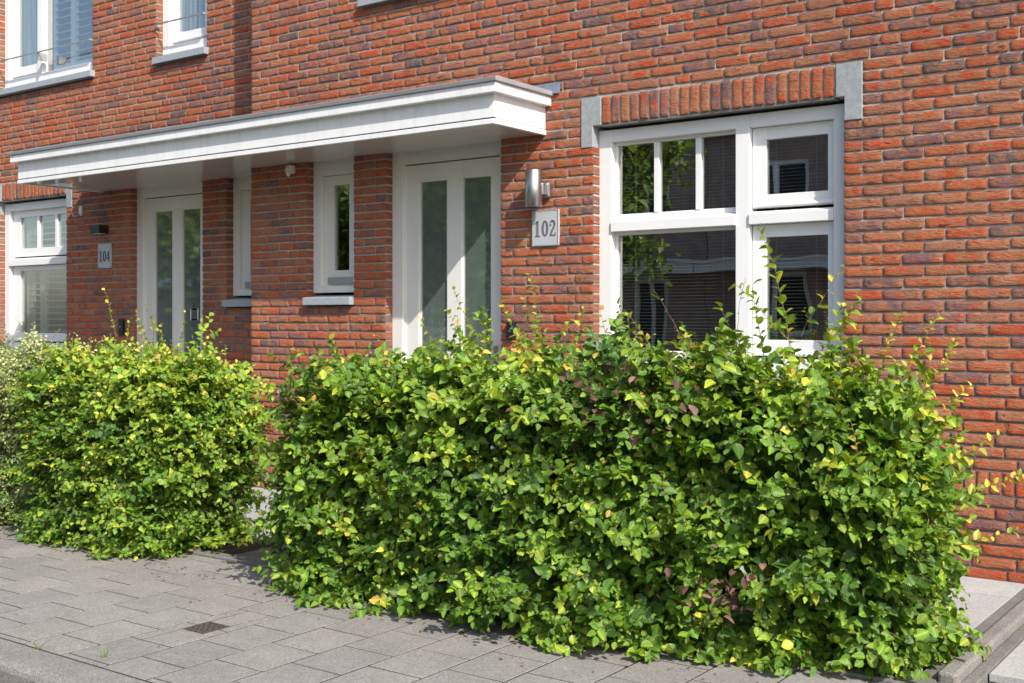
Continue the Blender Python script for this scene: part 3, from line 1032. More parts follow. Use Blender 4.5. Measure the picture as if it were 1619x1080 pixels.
mb = MB(*O2)
zb = 3.785
mb.box(-11.405, -11.325, y0, y0 + .115, zb, 5.2)
mb.box(-9.825, -9.735, y0, y0 + .115, zb, 5.2)
mb.box(-10.80, -10.715, y0, y0 + .115, zb, 5.2)
for a, b in ((-11.325, -10.80), (-10.715, -9.825)):
    mb.box(a, b, y0 + .0015, y0 + .115, zb, 3.865)
    mb.box(a, b, y0 + .0015, y0 + .115, 5.1, 5.2)
w5 = mb.build('window', M['white'], h104, bevel=.003)
w5['label'] = 'wide upper window with a steel guard bar and shutters'
mb = MB(*O2)
frame_mb(mb, -11.320, -10.803, 3.895, 5.095, y0 + .035, y0 + .10, (.09, .04), .07, .09)
mb.build('sash', M['white'], w5, bevel=.003)
mb = MB(*O2)
mb.box(-11.235, -10.84, y0 + .06, y0 + .064, 3.98, 5.03); mb.box(-10.71, -9.83, y0 + .06, y0 + .064, 3.86, 5.10)
mb.build('glass_pane', M['glass'], w5)
s = stone_sill('sill', -11.60, -9.70, D2 - .05, D2 + .14, 3.682, 3.745, h104); s.parent = w5
guard(h104, w5, -11.42, -9.74, 4.041, D2 - .028)

mb = MB(*O2)
frame_mb(mb, -8.768, -8.052, 3.775, 5.2, y0, y0 + .115, .085, .09, .075)
w6 = mb.build('window', M['white'], h104, bevel=.003)
w6['label'] = 'small upper window with a steel guard bar and stone sill'
mb = MB(*O2)
frame_mb(mb, -8.68, -8.14, 3.885, 5.09, y0 + .035, y0 + .10, .075, .07, .075)
mb.build('sash', M['white'], w6, bevel=.003)
mb = MB(*O2); mb.box(-8.61, -8.21, y0 + .06, y0 + .064, 3.95, 5.03); mb.build('glass_pane', M['glass'], w6)
s = stone_sill('sill', -8.762, -8.03, D2 - .05, D2 + .14, 3.668, 3.732, h104); s.parent = w6
guard(h104, w6, -8.74, -8.06, 4.028, D2 - .028)
shutter(-10.66, -10.32, 3.88, 5.1, D2 + .185, 'white louvred shutter panel behind the wide upper window, left of its middle', GS, pitch=.075, ang=12)
shutter(-10.30, -9.86, 3.88, 5.1, D2 + .185, 'white louvred shutter panel at the right end of the wide upper window', GS, pitch=.075, ang=12)
shutter(-8.38, -8.16, 3.88, 5.1, D2 + .185, 'white louvred shutter panel behind the small upper window', GS, stile=.035, pitch=.075, ang=12)
curtain(-11.26, -10.82, 3.85, 5.1, D2 + .185, 'pale curtain in the left half of the wide upper window', 'pale curtains inside the windows', .025, 6)
curtain(-8.66, -8.42, 3.85, 5.1, D2 + .185, 'pale curtain at the left inside the small upper window', 'pale curtains inside the windows', .02, 4)
room(h104, -12.0, -9.8, D2 + .31, 4.2, .05, 2.68)
room(h104, -9.6, -7.25, D2 + .31, 3.2, .05, 2.68)
room(h104, -12.0, -9.6, D2 + .31, 3.4, 2.8, 5.2)
room(h104, -9.5, -7.25, D2 + .31, 3.4, 2.8, 5.2)

GB = 'venetian blinds behind the 102 window'
blinds(-3.80, -2.95, 1.06, 2.50, .175, 'grey venetian blind behind the big left panes of the 102 window', GB)
blinds(-2.85, -2.36, 1.06, 2.50, .175, 'grey venetian blind behind the two casements at the right of the 102 window', GB)

# ------------------------------------------------------------------ canopy
cn = thing('canopy', 'long white door canopy with grey metal edge spanning both front doors', 'canopy', (-6.9, 0, 2.55))
OC = parent_org(cn)
XR_, XL_ = -4.271, -9.585
YF = -.565
mb = MB(*OC)
# lower strip and fascia board, front and both ends
mb.box(XL_, XR_, YF - .006, YF + .02, 2.566, 2.598)
mb.box(XR_ - .026, XR_ + .006, YF + .02, -.001, 2.566, 2.600)
mb.box(XL_ - .006, XL_ + .026, YF + .02, D2 - .001, 2.566, 2.600)
mb.box(XL_, XR_, YF, YF + .02, 2.608, 2.762)
mb.box(XR_ - .02, XR_, YF + .02, -.001, 2.606, 2.762)
mb.box(XL_, XL_ + .02, YF + .02, D2 - .001, 2.606, 2.762)
mb.build('fascia', M['fascia'], cn, bevel=.002)
mb = MB(*OC)
XB = .048
mb.box(XL_ - XB, XR_ + XB, YF - .048, YF + .01, 2.752, 2.815)
mb.box(XR_ - .01, XR_ + XB - .001, YF + .01, -.001, 2.753, 2.815)
mb.box(XL_ - XB + .001, XL_ + .01, YF + .01, D2 - .001, 2.753, 2.815)
mb.build('cornice_board', M['fascia'], cn, bevel=.003)
mb = MB(*OC)
XC = .062
mb.prism([(YF - .062, 2.816), (YF - .02, 2.816), (YF - .02, 2.852), (YF - .068, 2.842)], XL_ - XC, XR_ + XC)
mb.box(XR_ + .01, XR_ + XC + .004, YF - .02, -.001, 2.816, 2.846)
mb.box(XL_ - XC, XL_ - .01, YF - .02, D2 - .001, 2.816, 2.846)
mb.build('metal_trim', M['alu'], cn, bevel=.003)
mb = MB(*OC)
mb.box(XL_ + .03, XR_ - .03, YF + .02, -.002, 2.573, 2.60)
mb.box(XL_ + .03, X_PARTY - .002, -.002, D2 - .002, 2.573, 2.60)
for a, b, y in ((-5.687, -4.642, 0), (-6.511, -6.012, 0), (-9.148, -8.116, D2), (-7.794, X_PARTY - .002, D2)):
    mb.box(a, b, y - .002, y + FY + .03, 2.574, 2.5985)
mb.build('soffit', M['soffit'], cn)
mb = MB(*OC)
mb.box(XL_ + .001, XR_ - .001, YF + .012, -.002, 2.64, 2.815)
mb.box(XL_ + .001, X_PARTY - .002, -.002, D2 - .002, 2.64, 2.815)
mb.box(XL_ + .01, XR_ - .01, YF + .012, YF + .03, 2.60, 2.64)
mb.box(XR_ - .03, XR_ - .01, YF + .03, -.002, 2.60, 2.64)
mb.build('core', M['darkgap'], cn)  # near black block paints the shade inside the fascia groove
mb = MB(*OC)
mb.box(XL_ - .04, XR_ + .04, YF - .018, -.002, 2.816, 2.838)
mb.box(XL_ - .04, X_PARTY - .002, -.002, D2 - .002, 2.816, 2.838)
mb.build('roofing', M['roof'], cn)
mb = MB(*OC)
mb.prism([(-.02, 2.83), (-.007, 2.83), (-.007, 2.90), (-.012, 2.90)], X_PARTY + .01, -4.152)
mb.prism([(D2 - .02, 2.83), (D2 - .007, 2.83), (D2 - .007, 2.90), (D2 - .012, 2.90)], -9.70, X_PARTY - .005)
mb.build('flashing', M['lead'], cn)

# ------------------------------------------------------------------ things on the walls
def strokes(paths, x0, z0, h, w, y, t, org):
    """paths in unit coords (0..1, 0..1) with widths; flat raised letters"""
    mb = MB(*org)
    for pth in paths:
        for i in range(len(pth) - 1):
            (ax, az, aw), (bx, bz, bw) = pth[i], pth[i + 1]
            p = Vector((x0 + ax * w, z0 + az * h)); q = Vector((x0 + bx * w, z0 + bz * h))
            d = (q - p).normalized(); nrm = Vector((-d.y, d.x))
            e = d * .0008
            P = [p - e - nrm * aw * w / 2, q + e - nrm * bw * w / 2, q + e + nrm * bw * w / 2, p - e + nrm * aw * w / 2]
            vs = [(v.x, y, v.y) for v in P] + [(v.x, y + t, v.y) for v in P]
            mb.add(vs, [(0, 1, 2, 3), (4, 7, 6, 5), (0, 4, 5, 1), (1, 5, 6, 2), (2, 6, 7, 3), (3, 7, 4, 0)])
    return mb
def ell(cx, cz, rx, rz, a0, a1, n, w0, w1):
    out = []
    for i in range(n + 1):
        a = R(a0 + (a1 - a0) * i / n)
        c = abs(math.cos(a))
        out.append((cx + rx * math.cos(a), cz + rz * math.sin(a), w1 + (w0 - w1) * c))
    return out
DIG = {
    '1': [[(.5, .04, .30), (.5, .96, .30)], [(.18, .03, .001), (.82, .03, .001)], [(.14, .035, .10), (.86, .035, .10)], [(.5, .90, .16), (.12, .80, .12)]],
    '0': [ell(.5, .5, .33, .44, 0, 360, 28, .28, .12)],
    '2': [ell(.47, .74, .30, .21, 150, -20, 12, .22, .14) + [(.62, .52, .26), (.34, .26, .24), (.16, .08, .14)],
          [(.10, .07, .15), (.84, .07, .15)], [(.84, .03, .10), (.87, .24, .08)], [ (.14, .74, .22), (.24, .66, .2)]],
    '4': [[(.66, .03, .24), (.66, .97, .22)], [(.62, .94, .10), (.08, .30, .12)], [(.04, .28, .12), (.94, .28, .12)], [(.46, .035, .09), (.88, .035, .09)]],
}
def plate(x0, x1, z0, z1, yw, num, label, mnum):
    t = thing('house_number', label, 'number plate', ((x0 + x1) / 2, yw, z0), 'enamel number plates beside the doors')
    o = parent_org(t)
    mb = MB(*o); mb.box(x0, x1, yw - .012, yw + .004, z0, z1); mb.build('plate', M['enamel'], t, bevel=.004)
    mb = MB(*o)
    frame_mb(mb, x0, x1, z0, z1, yw - .0145, yw - .0118, .008)
    mb.build('border', M['alu'], t, bevel=.001)
    W = (x1 - x0) * .86; dw = W / 3
    for i, c in enumerate(num):
        m_ = strokes(DIG[c], x0 + (x1 - x0) * .07 + i * dw + dw * .04, z0 + (z1 - z0) * .26, (z1 - z0) * .46, dw * .92, yw - .0145, .003, o)
        m_.build('numeral', mnum, t)
    return t
plate(-4.371, -4.160, 1.836, 2.072, 0, '102', 'white enamel number plate 102 below the round steel lamp', M['numeral'])
plate(-9.632, -9.428, 1.843, 2.077, D2, '104', 'white enamel number plate 104 below the black box lamp', M['numeral_dark'])

t = thing('wall_lamp', 'round steel up and down wall lamp above number plate 102', 'lamp', (-4.29, 0, 2.2))
o = parent_org(t)
mb = MB(*o)
cx, cy, r = -4.298, -.098, .0555
mb.tube([(cx, cy, 2.086), (cx, cy, 2.0885), (cx, cy, 2.326), (cx, cy, 2.3285)], [r * .93, r, r, r * .93], 40)
b_ = mb.build('shade', M['steel'], t, smooth=False)
for p in b_.data.polygons: p.use_smooth = len(p.vertices) == 4
mb = MB(*o)
mb.tube([(cx, cy, 2.087), (cx, cy, 2.0845)], r * .8, 32)
mb.build('lens', M['darkgap'], t)
mb = MB(*o)
mb.box(-4.296, -4.222, -.028, .004, 2.152, 2.256)
mb.box(-4.285, -4.240, -.072, -.028, 2.165, 2.245)
mb.build('bracket', M['steel'], t, bevel=.008)

t = thing('wall_lamp', 'black rectangular box lamp above number plate 104', 'lamp', (-9.55, D2, 2.17))
o = parent_org(t)
mb = MB(*o); mb.box(-9.628, -9.482, D2 - .105, D2 - .004, 2.170, 2.246); mb.build('housing', M['black'], t, bevel=.003)
mb = MB(*o); mb.box(-9.60, -9.505, D2 - .092, D2 - .02, 2.1675, 2.1705); mb.build('lens', M['plastic'], t)
mb = MB(*o); mb.box(-9.60, -9.51, D2 - .004, D2 + .004, 2.18, 2.236); mb.build('mount', M['black'], t)

t = thing('motion_sensor', 'small white motion sensor under the canopy between the two small windows', 'sensor', (-6.65, 0, 2.5))
o = parent_org(t)
mb = MB(*o); mb.box(-6.70, -6.635, -.05, .003, 2.492, 2.556); mb.build('housing', M['plastic'], t, bevel=.01)
mb = MB(*o); mb.tube([(-6.655, -.055, 2.503), (-6.655, -.058, 2.478), (-6.655, -.05, 2.468)], [.016, .018, .008], 14); mb.build('lens', M['plastic'], t, smooth=True)

t = thing('wall_bracket', 'small white curved hook screwed to the brick pier beside the 104 window', 'hook', (-9.95, D2, 2.4))
o = parent_org(t)
mb = MB(*o)
mb.box(-9.945, -9.905, D2 - .014, D2 + .004, 2.36, 2.455)
mb.build('back_plate', M['plastic'], t, bevel=.004)
mb = MB(*o)
mb.tube([(-9.925, D2 - .012, 2.375), (-9.93, D2 - .05, 2.352), (-9.945, D2 - .075, 2.365), (-9.955, D2 - .085, 2.395)], .009, 8)
mb.build('hook', M['alu'], t, smooth=True)

for lab, x0, x1, z0, z1, yw in (('black doorbell box on the wall between number plate 104 and its door', -9.292, -9.228, 1.215, 1.362, D2),
                                ('black doorbell box on the wall just right of door 102', -4.575, -4.512, 1.215, 1.335, 0)):
    t = thing('doorbell', lab, 'doorbell', (x0, yw, z0), 'black doorbells beside the doors')
    o = parent_org(t)
    mb = MB(*o); mb.box(x0, x1, yw - .03, yw + .004, z0, z1); mb.build('housing', M['black'], t, bevel=.006)
    mb = MB(*o); c = ((x0 + x1) / 2, (z0 + z1) / 2)
    mb.tube([(c[0], yw - .029, c[1]), (c[0], yw - .034, c[1])], .011, 16); mb.build('button', M['steel'], t)

# drain cover in the pavement
t = thing('drain_cover', 'small square mottled iron drain cover set in the pavement', 'drain cover', ((DR[0] + DR[1]) / 2, (DR[2] + DR[3]) / 2, 0))
o = parent_org(t)
mb = MB(*o)
frame_mb_x = [(DR[0] + .002, DR[1] - .002, DR[2] + .002, DR[2] + .012), (DR[0] + .002, DR[1] - .002, DR[3] - .012, DR[3] - .002),
              (DR[0] + .002, DR[0] + .012, DR[2] + .012, DR[3] - .012), (DR[1] - .012, DR[1] - .002, DR[2] + .012, DR[3] - .012)]
for a, b, c, d in frame_mb_x: mb.box(a, b, c, d, -.03, .001)
mb.build('rim', M['grate'], t)
mb = MB(*o)
mb.box(DR[0] + .012, DR[1] - .012, DR[2] + .012, DR[3] - .012, -.03, -.006)
for i in range(7):
    for j in range(7):
        if (i + j) % 2 == 0:
            xx = DR[0] + .020 + i * .0155; yy = DR[2] + .020 + j * .0165
            mb.box(xx - .006, xx + .007, yy - .0065, yy + .0065, -.008, .0005)
mb.build('grate', M['grate'], t)
# ------------------------------------------------------------------ foliage
# leaf template: fold along the midrib, pointed tip
LT = np.array([[0, 0, 0], [.14, .27, 0], [.14, 0, 0], [.14, -.27, 0], [.42, .40, 0], [.42, 0, 0], [.42, -.40, 0],
               [.74, .29, 0], [.74, 0, 0], [.74, -.29, 0], [1.0, .0, 0], [.90, .12, 0], [.90, -.12, 0]], float)
LF = np.array([[0, 2, 1], [0, 3, 2], [1, 2, 5], [1, 5, 4], [2, 3, 6], [2, 6, 5], [4, 5, 8], [4, 8, 7], [5, 6, 9], [5, 9, 8],
               [7, 8, 11], [8, 10, 11], [8, 9, 12], [8, 12, 10]], int)

def leaves_mesh(name, P, Dr, Nn, L, Wd, C, m, parent, org=(0, 0, 0)):
    """P base (n,3); Dr unit direction; Nn approx normal; L length; Wd width factor; C (n,2) colour"""
    n = len(P)
    Dr = Dr / np.linalg.norm(Dr, axis=1, keepdims=True)
    S = np.cross(Nn, Dr); S /= np.maximum(np.linalg.norm(S, axis=1, keepdims=True), 1e-6)
    U = np.cross(Dr, S)
    fold = rng.uniform(.05, .55, n)[:, None]
    droop = rng.uniform(-.15, .45, n)[:, None]
    wav = rng.uniform(-.13, .13, (n, 13)); tw = rng.uniform(-.35, .35, n)[:, None]
    t = LT[None, :, 0]; s = LT[None, :, 1] * Wd[:, None]
    up = np.abs(s) * fold * 1.6 - droop * t * t + wav * (np.abs(LT[None, :, 1]) > .05) * .45 + tw * s * t
    Lc = L[:, None, None]
    V = P[:, None, :] + Lc * (Dr[:, None, :] * t[..., None] + S[:, None, :] * s[..., None] + U[:, None, :] * up[..., None])
    F = LF[None] + (np.arange(n) * 13)[:, None, None]
    CC = np.repeat(C[:, None, :], 13, 1).reshape(-1, C.shape[1])
    UV = np.tile(np.stack([LT[:, 0], LT[:, 1]], 1), (n, 1))
    me = np_mesh(name, V.reshape(-1, 3) - np.array(org), F.reshape(-1, 3), 3, CC, 'lcol', UV)
    return link(name, me, m, parent, smooth=True)

def unit(v): return v / np.maximum(np.linalg.norm(v, axis=-1, keepdims=True), 1e-9)

def tubes_mesh(name, polys, rads, m, parent, seg=4, org=(0, 0, 0)):
    """polys: (n, k, 3) arrays of equal length k"""
    polys = np.asarray(polys); n, k, _ = polys.shape
    rads = np.asarray(rads)
    d = np.gradient(polys, axis=1); d = unit(d)
    ref = np.array([.21, .33, .92]); a = unit(np.cross(d, ref)); b = np.cross(d, a)
    ang = np.arange(seg) * 2 * np.pi / seg
    V = polys[:, :, None, :] + rads[:, :, None, None] * (a[:, :, None, :] * np.cos(ang)[None, None, :, None] + b[:, :, None, :] * np.sin(ang)[None, None, :, None])
    idx = np.arange(n * k * seg).reshape(n, k, seg)
    F = np.stack([idx[:, :-1, :], idx[:, 1:, :], np.roll(idx, -1, 2)[:, 1:, :], np.roll(idx, -1, 2)[:, :-1, :]], -1).reshape(-1, 4)
    me = np_mesh(name, V.reshape(-1, 3) - np.array(org), F, 4)
    return link(name, me, m, parent, smooth=True)

def fbm(x, y, z, s):
    return (np.sin(x * 2.1 * s + 1.3 * np.sin(y * 1.7 * s + z * 2.3 * s) + s) + np.sin(z * 3.1 * s + 1.9 * np.sin(x * 2.7 * s) + 2 * s)
            + .6 * np.sin(x * 6.3 * s + z * 5.1 * s + y * 4 * s)) / 2.6

def hedge(name, label, x0, x1, y0, y1, top, m_leaf, ntw, leafL=(.038, .062), wid=1.0, col_mu=.42, org=None, gap_low=True,
          round_l=.25, round_r=.25, yellow=.2, shoots=(), nshoot=60, brown=0, trunks=9, seed=1, topfun=None, group='clipped hedges in front of the houses', lean=.0, extra=(), brown_at=(), draw=(0, 0)):
    """twigs start in the hedge body near its skin, run outwards and upwards and carry two ranks of leaves"""
    g = np.random.default_rng(seed)
    t = thing(name, label, 'hedge', ((x0 + x1) / 2, (y0 + y1) / 2, 0), group)
    O = parent_org(t)
    cx, cy = (x0 + x1) / 2, (y0 + y1) / 2
    hx, hy = (x1 - x0) / 2, (y1 - y0) / 2
    # choose faces in proportion to their area: front, back, top, two ends
    A = np.array([hx * 2 * top * 1.5, hx * 2 * top * .45, hx * 2 * hy * 2 * 1.1, hy * 2 * top * 1.2, hy * 2 * top * 1.2])
    fc = g.choice(5, ntw, p=A / A.sum())
    u, w = g.random(ntw), g.random(ntw)
    P = np.zeros((ntw, 3)); Nr = np.zeros((ntw, 3))
    inset = np.abs(g.normal(0, .09, ntw)) + .13
    deep = g.random(ntw) < .25
    inset = np.where(deep, g.uniform(.15, .40, ntw), inset)
    zz = top * (.02 + .98 * w ** 1.08)
    for k_, (sx_, sy_, sz_) in enumerate([(0, -1, 0), (0, 1, 0), (0, 0, 1), (-1, 0, 0), (1, 0, 0)]):
        q = fc == k_
        Nr[q] = (sx_, sy_, sz_)
        if sy_:
            P[q, 0] = x0 + (x1 - x0) * u[q]; P[q, 1] = cy + sy_ * (hy - inset[q]); P[q, 2] = zz[q]
        elif sz_:
            P[q, 0] = x0 + (x1 - x0) * u[q]; P[q, 1] = y0 + (y1 - y0) * w[q]; P[q, 2] = top - inset[q]
        else:
            P[q, 0] = cx + sx_ * (hx - inset[q]); P[q, 1] = y0 + (y1 - y0) * u[q]; P[q, 2] = zz[q]
    tf = topfun if topfun is not None else (lambda x: np.zeros_like(x))
    # rounded plan and section: pull corners in
    def shape(P):
        ex = np.clip((x0 + round_l - P[:, 0]) / round_l, 0, 1) if round_l > 0 else 0
        er = np.clip((P[:, 0] - (x1 - round_r)) / round_r, 0, 1) if round_r > 0 else 0
        e = np.maximum(ex, er)
        f = 1 - .42 * e ** 2
        P[:, 1] = cy + (P[:, 1] - cy) * f
        P[:, 2] = P[:, 2] * (1 - .10 * e ** 2)
        # bulging mid height, thinner foot
        h = P[:, 2] / top
        bulge = 1 - .20 * np.clip((.22 - h) / .22, 0, 1) ** 1.3 - .12 * np.clip((h - .85) / .15, 0, 1)
        P[:, 1] = cy + (P[:, 1] - cy) * bulge
        P[:, 2] += tf(P[:, 0]) * h
        b = fbm(P[:, 0], P[:, 1], P[:, 2], 2.2) * .055 + fbm(P[:, 0] + 3, P[:, 1], P[:, 2], 5.0) * .045
        P += Nr * b[:, None]
        return P
    # open and dense patches: branches are not spread evenly
    dn = fbm(P[:, 0] * 1.3, P[:, 1] * 2, P[:, 2] * 1.8 + 4, 3.1) + .7 * fbm(P[:, 0] + 9, P[:, 1], P[:, 2], 6.7)
    keep_ = g.random(ntw) < np.clip(.88 + .75 * dn + .5 * (P[:, 2] < .5), .15, 1)
    P, Nr, fc, deep = P[keep_], Nr[keep_], fc[keep_], deep[keep_]; ntw = len(P)
    P = shape(P)
    # the far right of the long hedge draws back towards the wall
    er = np.clip((P[:, 0] - (x1 - draw[0])) / draw[0], 0, 1) if draw[0] else np.zeros(ntw)
    P[:, 1] += np.where(P[:, 1] < cy, draw[1], draw[1] * .3) * er ** 1.2 * (1 - .45 * np.clip(P[:, 2] / top, 0, 1))
    bel = np.exp(-((P[:, 2] - .68) / .24) ** 2) * .11
    P[:, 0] += np.where(fc == 4, bel * (x1 < -2), 0) - np.where(fc == 3, bel * (x0 > -5), 0)
    # ends hang over a thinner foot
    lowz = np.clip((.42 - P[:, 2]) / .42, 0, 1)
    P[:, 0] += np.where(fc == 3, .24 * lowz, 0) * (round_l > 0) - np.where(fc == 4, (.04 if x1 > -2 else .24) * lowz, 0) * (round_r > 0)
    # every branchlet is a flat spray: a leader with side twigs in one plane, as hornbeam grows
    ns = ntw
    D = Nr * g.uniform(.45, 1.1, (ns, 1)) + g.normal(0, .38, (ns, 3)) + np.array([0, 0, 1]) * g.uniform(-.30, .75, (ns, 1))
    low = (P[:, 2] < .22)
    D[low, 2] = g.uniform(-.35, .15, low.sum())
    D = unit(D)
    PN = unit(np.array([0, 0, 1.0]) + .50 * Nr + np.array([.25, -.15, 0]) + g.normal(0, .34, (ns, 3)))
    Lb = g.uniform(.15, .34, ns) * np.where(deep, .85, 1)
    sag = np.array([0, 0, 1.0]) * g.uniform(-.07, .03, (ns, 1))
    patch = fbm(P[:, 0], P[:, 1] * 2, P[:, 2], 1.7) * .5 + g.normal(0, .6, ns)
    K = 5
    s = np.linspace(0, 1, K)
    lead = P[:, None, :] + D[:, None, :] * (Lb[:, None] * s)[..., None] + sag[:, None, :] * (s ** 2)[None, :, None]
    lead[..., 2] = np.maximum(lead[..., 2], .03)
    tubes_mesh('leaders', lead, np.repeat((.0024 * (1 - .5 * s))[None], ns, 0), M['bark'], t, 4, O)
    NT = 8
    tb, td, tn, tl, tp, tr, tdp, tt = [], [], [], [], [], [], [], []
    for j in range(NT):
        f = .18 + .82 * j / (NT - 1)
        i0 = min(int(f * (K - 1)), K - 2); fr = f * (K - 1) - i0
        base = lead[:, i0] + (lead[:, i0 + 1] - lead[:, i0]) * fr
        d = unit(lead[:, i0 + 1] - lead[:, i0])
        side = unit(np.cross(d, PN)) * (1 if j % 2 else -1)
        dd = unit(d * g.uniform(.5, 1.0, (ns, 1)) + side * (0 if j == NT - 1 else 1) * g.uniform(.6, 1, (ns, 1)) + g.normal(0, .12, (ns, 3)))
        tb.append(base); td.append(dd); tn.append(PN); tl.append(g.uniform(.055, .13, ns) * (1.15 - .5 * f)); tp.append(patch); tr.append(Nr); tdp.append(deep); tt.append(np.full(ns, f))
    P = np.concatenate(tb); D = np.concatenate(td); PN = np.concatenate(tn); Lt = np.concatenate(tl)
    patch = np.concatenate(tp); Nr = np.concatenate(tr); deep = np.concatenate(tdp); TF = np.concatenate(tt)
    ntw = len(P)
    bend = np.array([0, 0, 1]) * g.uniform(-.025, .02, (ntw, 1)) + g.normal(0, .008, (ntw, 3))
    poly = P[:, None, :] + D[:, None, :] * (Lt[:, None] * s)[..., None] + bend[:, None, :] * (s ** 2)[None, :, None]
    poly[..., 2] = np.maximum(poly[..., 2], .02)
    rad = np.repeat((.0012 * (1 - .6 * s))[None], ntw, 0)
    tubes_mesh('twigs', poly, rad, M['twig'], t, 3, O)
    # leaves in two ranks
    nl = 5
    LP, LD, LN, LL, LW, LC = [], [], [], [], [], []
    for j in range(nl):
        keep = g.random(ntw) < (.93 if j else .7)
        f = (.12 + .88 * j / (nl - 1)) + g.uniform(-.04, .04, ntw); f = np.clip(f, 0, 1)
        i0 = np.minimum((f * (K - 1)).astype(int), K - 2); fr = f * (K - 1) - i0
        b0 = poly[np.arange(ntw), i0]; b1 = poly[np.arange(ntw), i0 + 1]
        base = b0 + (b1 - b0) * fr[:, None]; d = unit(b1 - b0)
        upv = unit(PN + g.normal(0, .30, (ntw, 3)))
        side = unit(np.cross(d, upv)) * (1 if j % 2 else -1)
        ld = unit(d * g.uniform(.25, .8, (ntw, 1)) + side * 1.0 + g.normal(0, .22, (ntw, 3)))
        if j == nl - 1: ld = unit(d + g.normal(0, .2, (ntw, 3)))
        L = g.uniform(*leafL, ntw) * (1 - .28 * (j / (nl - 1)) ** 2)
        small = g.random(ntw) < .12
        L = np.where(small, L * .6, L) * (1.12 - .35 * TF)
        tipf = .5 * j / (nl - 1) + .5 * TF
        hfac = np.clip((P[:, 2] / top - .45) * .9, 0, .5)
        c = col_mu + .15 * patch + .22 * (tipf - .5) + hfac * yellow * 1.3 + g.normal(0, .10, ntw) - np.where(deep, .08, 0)  # deep leaves coloured darker, painting shade into the hedge gaps
        c = np.where(g.random(ntw) < .012 + yellow * .22 * tipf * hfac * 2, c + g.uniform(.12, .40, ntw), c)
        C = np.stack([np.clip(c, .0, 1), g.random(ntw)], 1)
        for lst, v in ((LP, base), (LD, ld), (LN, upv), (LL, L), (LW, g.uniform(.85, 1.15, ntw) * wid), (LC, C)):
            lst.append(v[keep])
    cat = [np.concatenate(x) for x in (LP, LD, LN, LL, LW, LC)]
    ok = (cat[0][:, 2] > .012)
    for (bx0, bx1, bz0, bz1) in extra:           # sparse windows in the foliage
        inb = (cat[0][:, 0] > bx0) & (cat[0][:, 0] < bx1) & (cat[0][:, 2] > bz0) & (cat[0][:, 2] < bz1)
        ok &= ~(inb & (g.random(len(ok)) < .75))
    cat = [x[ok] for x in cat]
    leaves_mesh('foliage', *cat, m_leaf, t, O)
    # withered leaves caught in the hedge
    if brown:
        q = g.choice(ntw, brown, replace=False)
        nb = 5
        BP = np.repeat(poly[q, -1], nb, 0) + g.normal(0, .028, (brown * nb, 3))
        leaves_mesh('withered_leaves', BP, g.normal(0, 1, (brown * nb, 3)), g.normal(0, 1, (brown * nb, 3)), g.uniform(.03, .055, brown * nb),
                    g.uniform(.6, 1, brown * nb), np.stack([g.random(brown * nb), g.random(brown * nb)], 1), M['leaf_brown'], t, O)
    if brown_at:
        BP = []
        for bx, bz, br in brown_at:
            k_ = int(1300 * br ** 1.5)
            BP.append(np.array([bx, y0 + .03, bz]) + g.normal(0, 1, (k_, 3)) * np.array([br, .06, br * .6]))
        BP = np.concatenate(BP); k_ = len(BP)
        leaves_mesh('bronze_leaves', BP, g.normal(0, 1, (k_, 3)), g.normal(0, .6, (k_, 3)) + np.array([0, -.5, 1]), g.uniform(.03, .055, k_),
                    g.uniform(.7, 1, k_), np.stack([g.random(k_) * .7, g.random(k_)], 1), M['leaf_brown'], t, O)
    # stems and inner branches
    SP, SR = [], []
    K2 = 7
    for i in range(trunks):
        bx = x0 + .12 + (x1 - x0 - .24) * (i + .5) / trunks + g.normal(0, .03)
        by = cy + g.normal(0, .04)
        h = top * g.uniform(.75, .92)
        zs = np.linspace(-.02, h, K2)
        pts = np.stack([bx + np.cumsum(g.normal(0, .018, K2)), by + np.cumsum(g.normal(0, .014, K2)), zs], 1)
        SP, SR = [pts], [np.linspace(.017, .005, K2) * g.uniform(.8, 1.2)]
        for b in range(11):
            k_ = g.integers(1, K2 - 1)
            dd = unit(np.array([g.normal(0, .8), g.normal(0, .8), g.uniform(.1, .9)]))
            ln = g.uniform(.18, .38)
            ss = np.linspace(0, 1, K2)[:, None]
            q = pts[k_] + dd * ln * ss + np.array([0, 0, .08]) * ss ** 2
            SP.append(q); SR.append(np.linspace(.006, .002, K2))
        tubes_mesh('stem', SP, SR, M['bark'], t, 6, O)
    # long shoots standing out of the clipped outline
    allsh = [(q, True) for q in [(a[0], a[1], a[2] - .02, a[3] * 1.25 + .06) + tuple(a[4:]) for a in shoots]]
    for i in range(nshoot):
        xx = g.uniform(x0 + .05, x1 - .05)
        yy = g.uniform(y0 + .08, y1 - .08)
        big = g.random() < .3
        allsh.append(((xx, yy, top + float(tf(np.array([xx]))[0]) - .08, g.uniform(.22, .42) if big else g.uniform(.12, .24), g.normal(-.1, .4), g.normal(0, .3), g.uniform(.7, 1.2), 0), False))
    K3 = 8
    ss = np.linspace(0, 1, K3)[:, None]
    shp = []; LV = [[] for _ in range(6)]
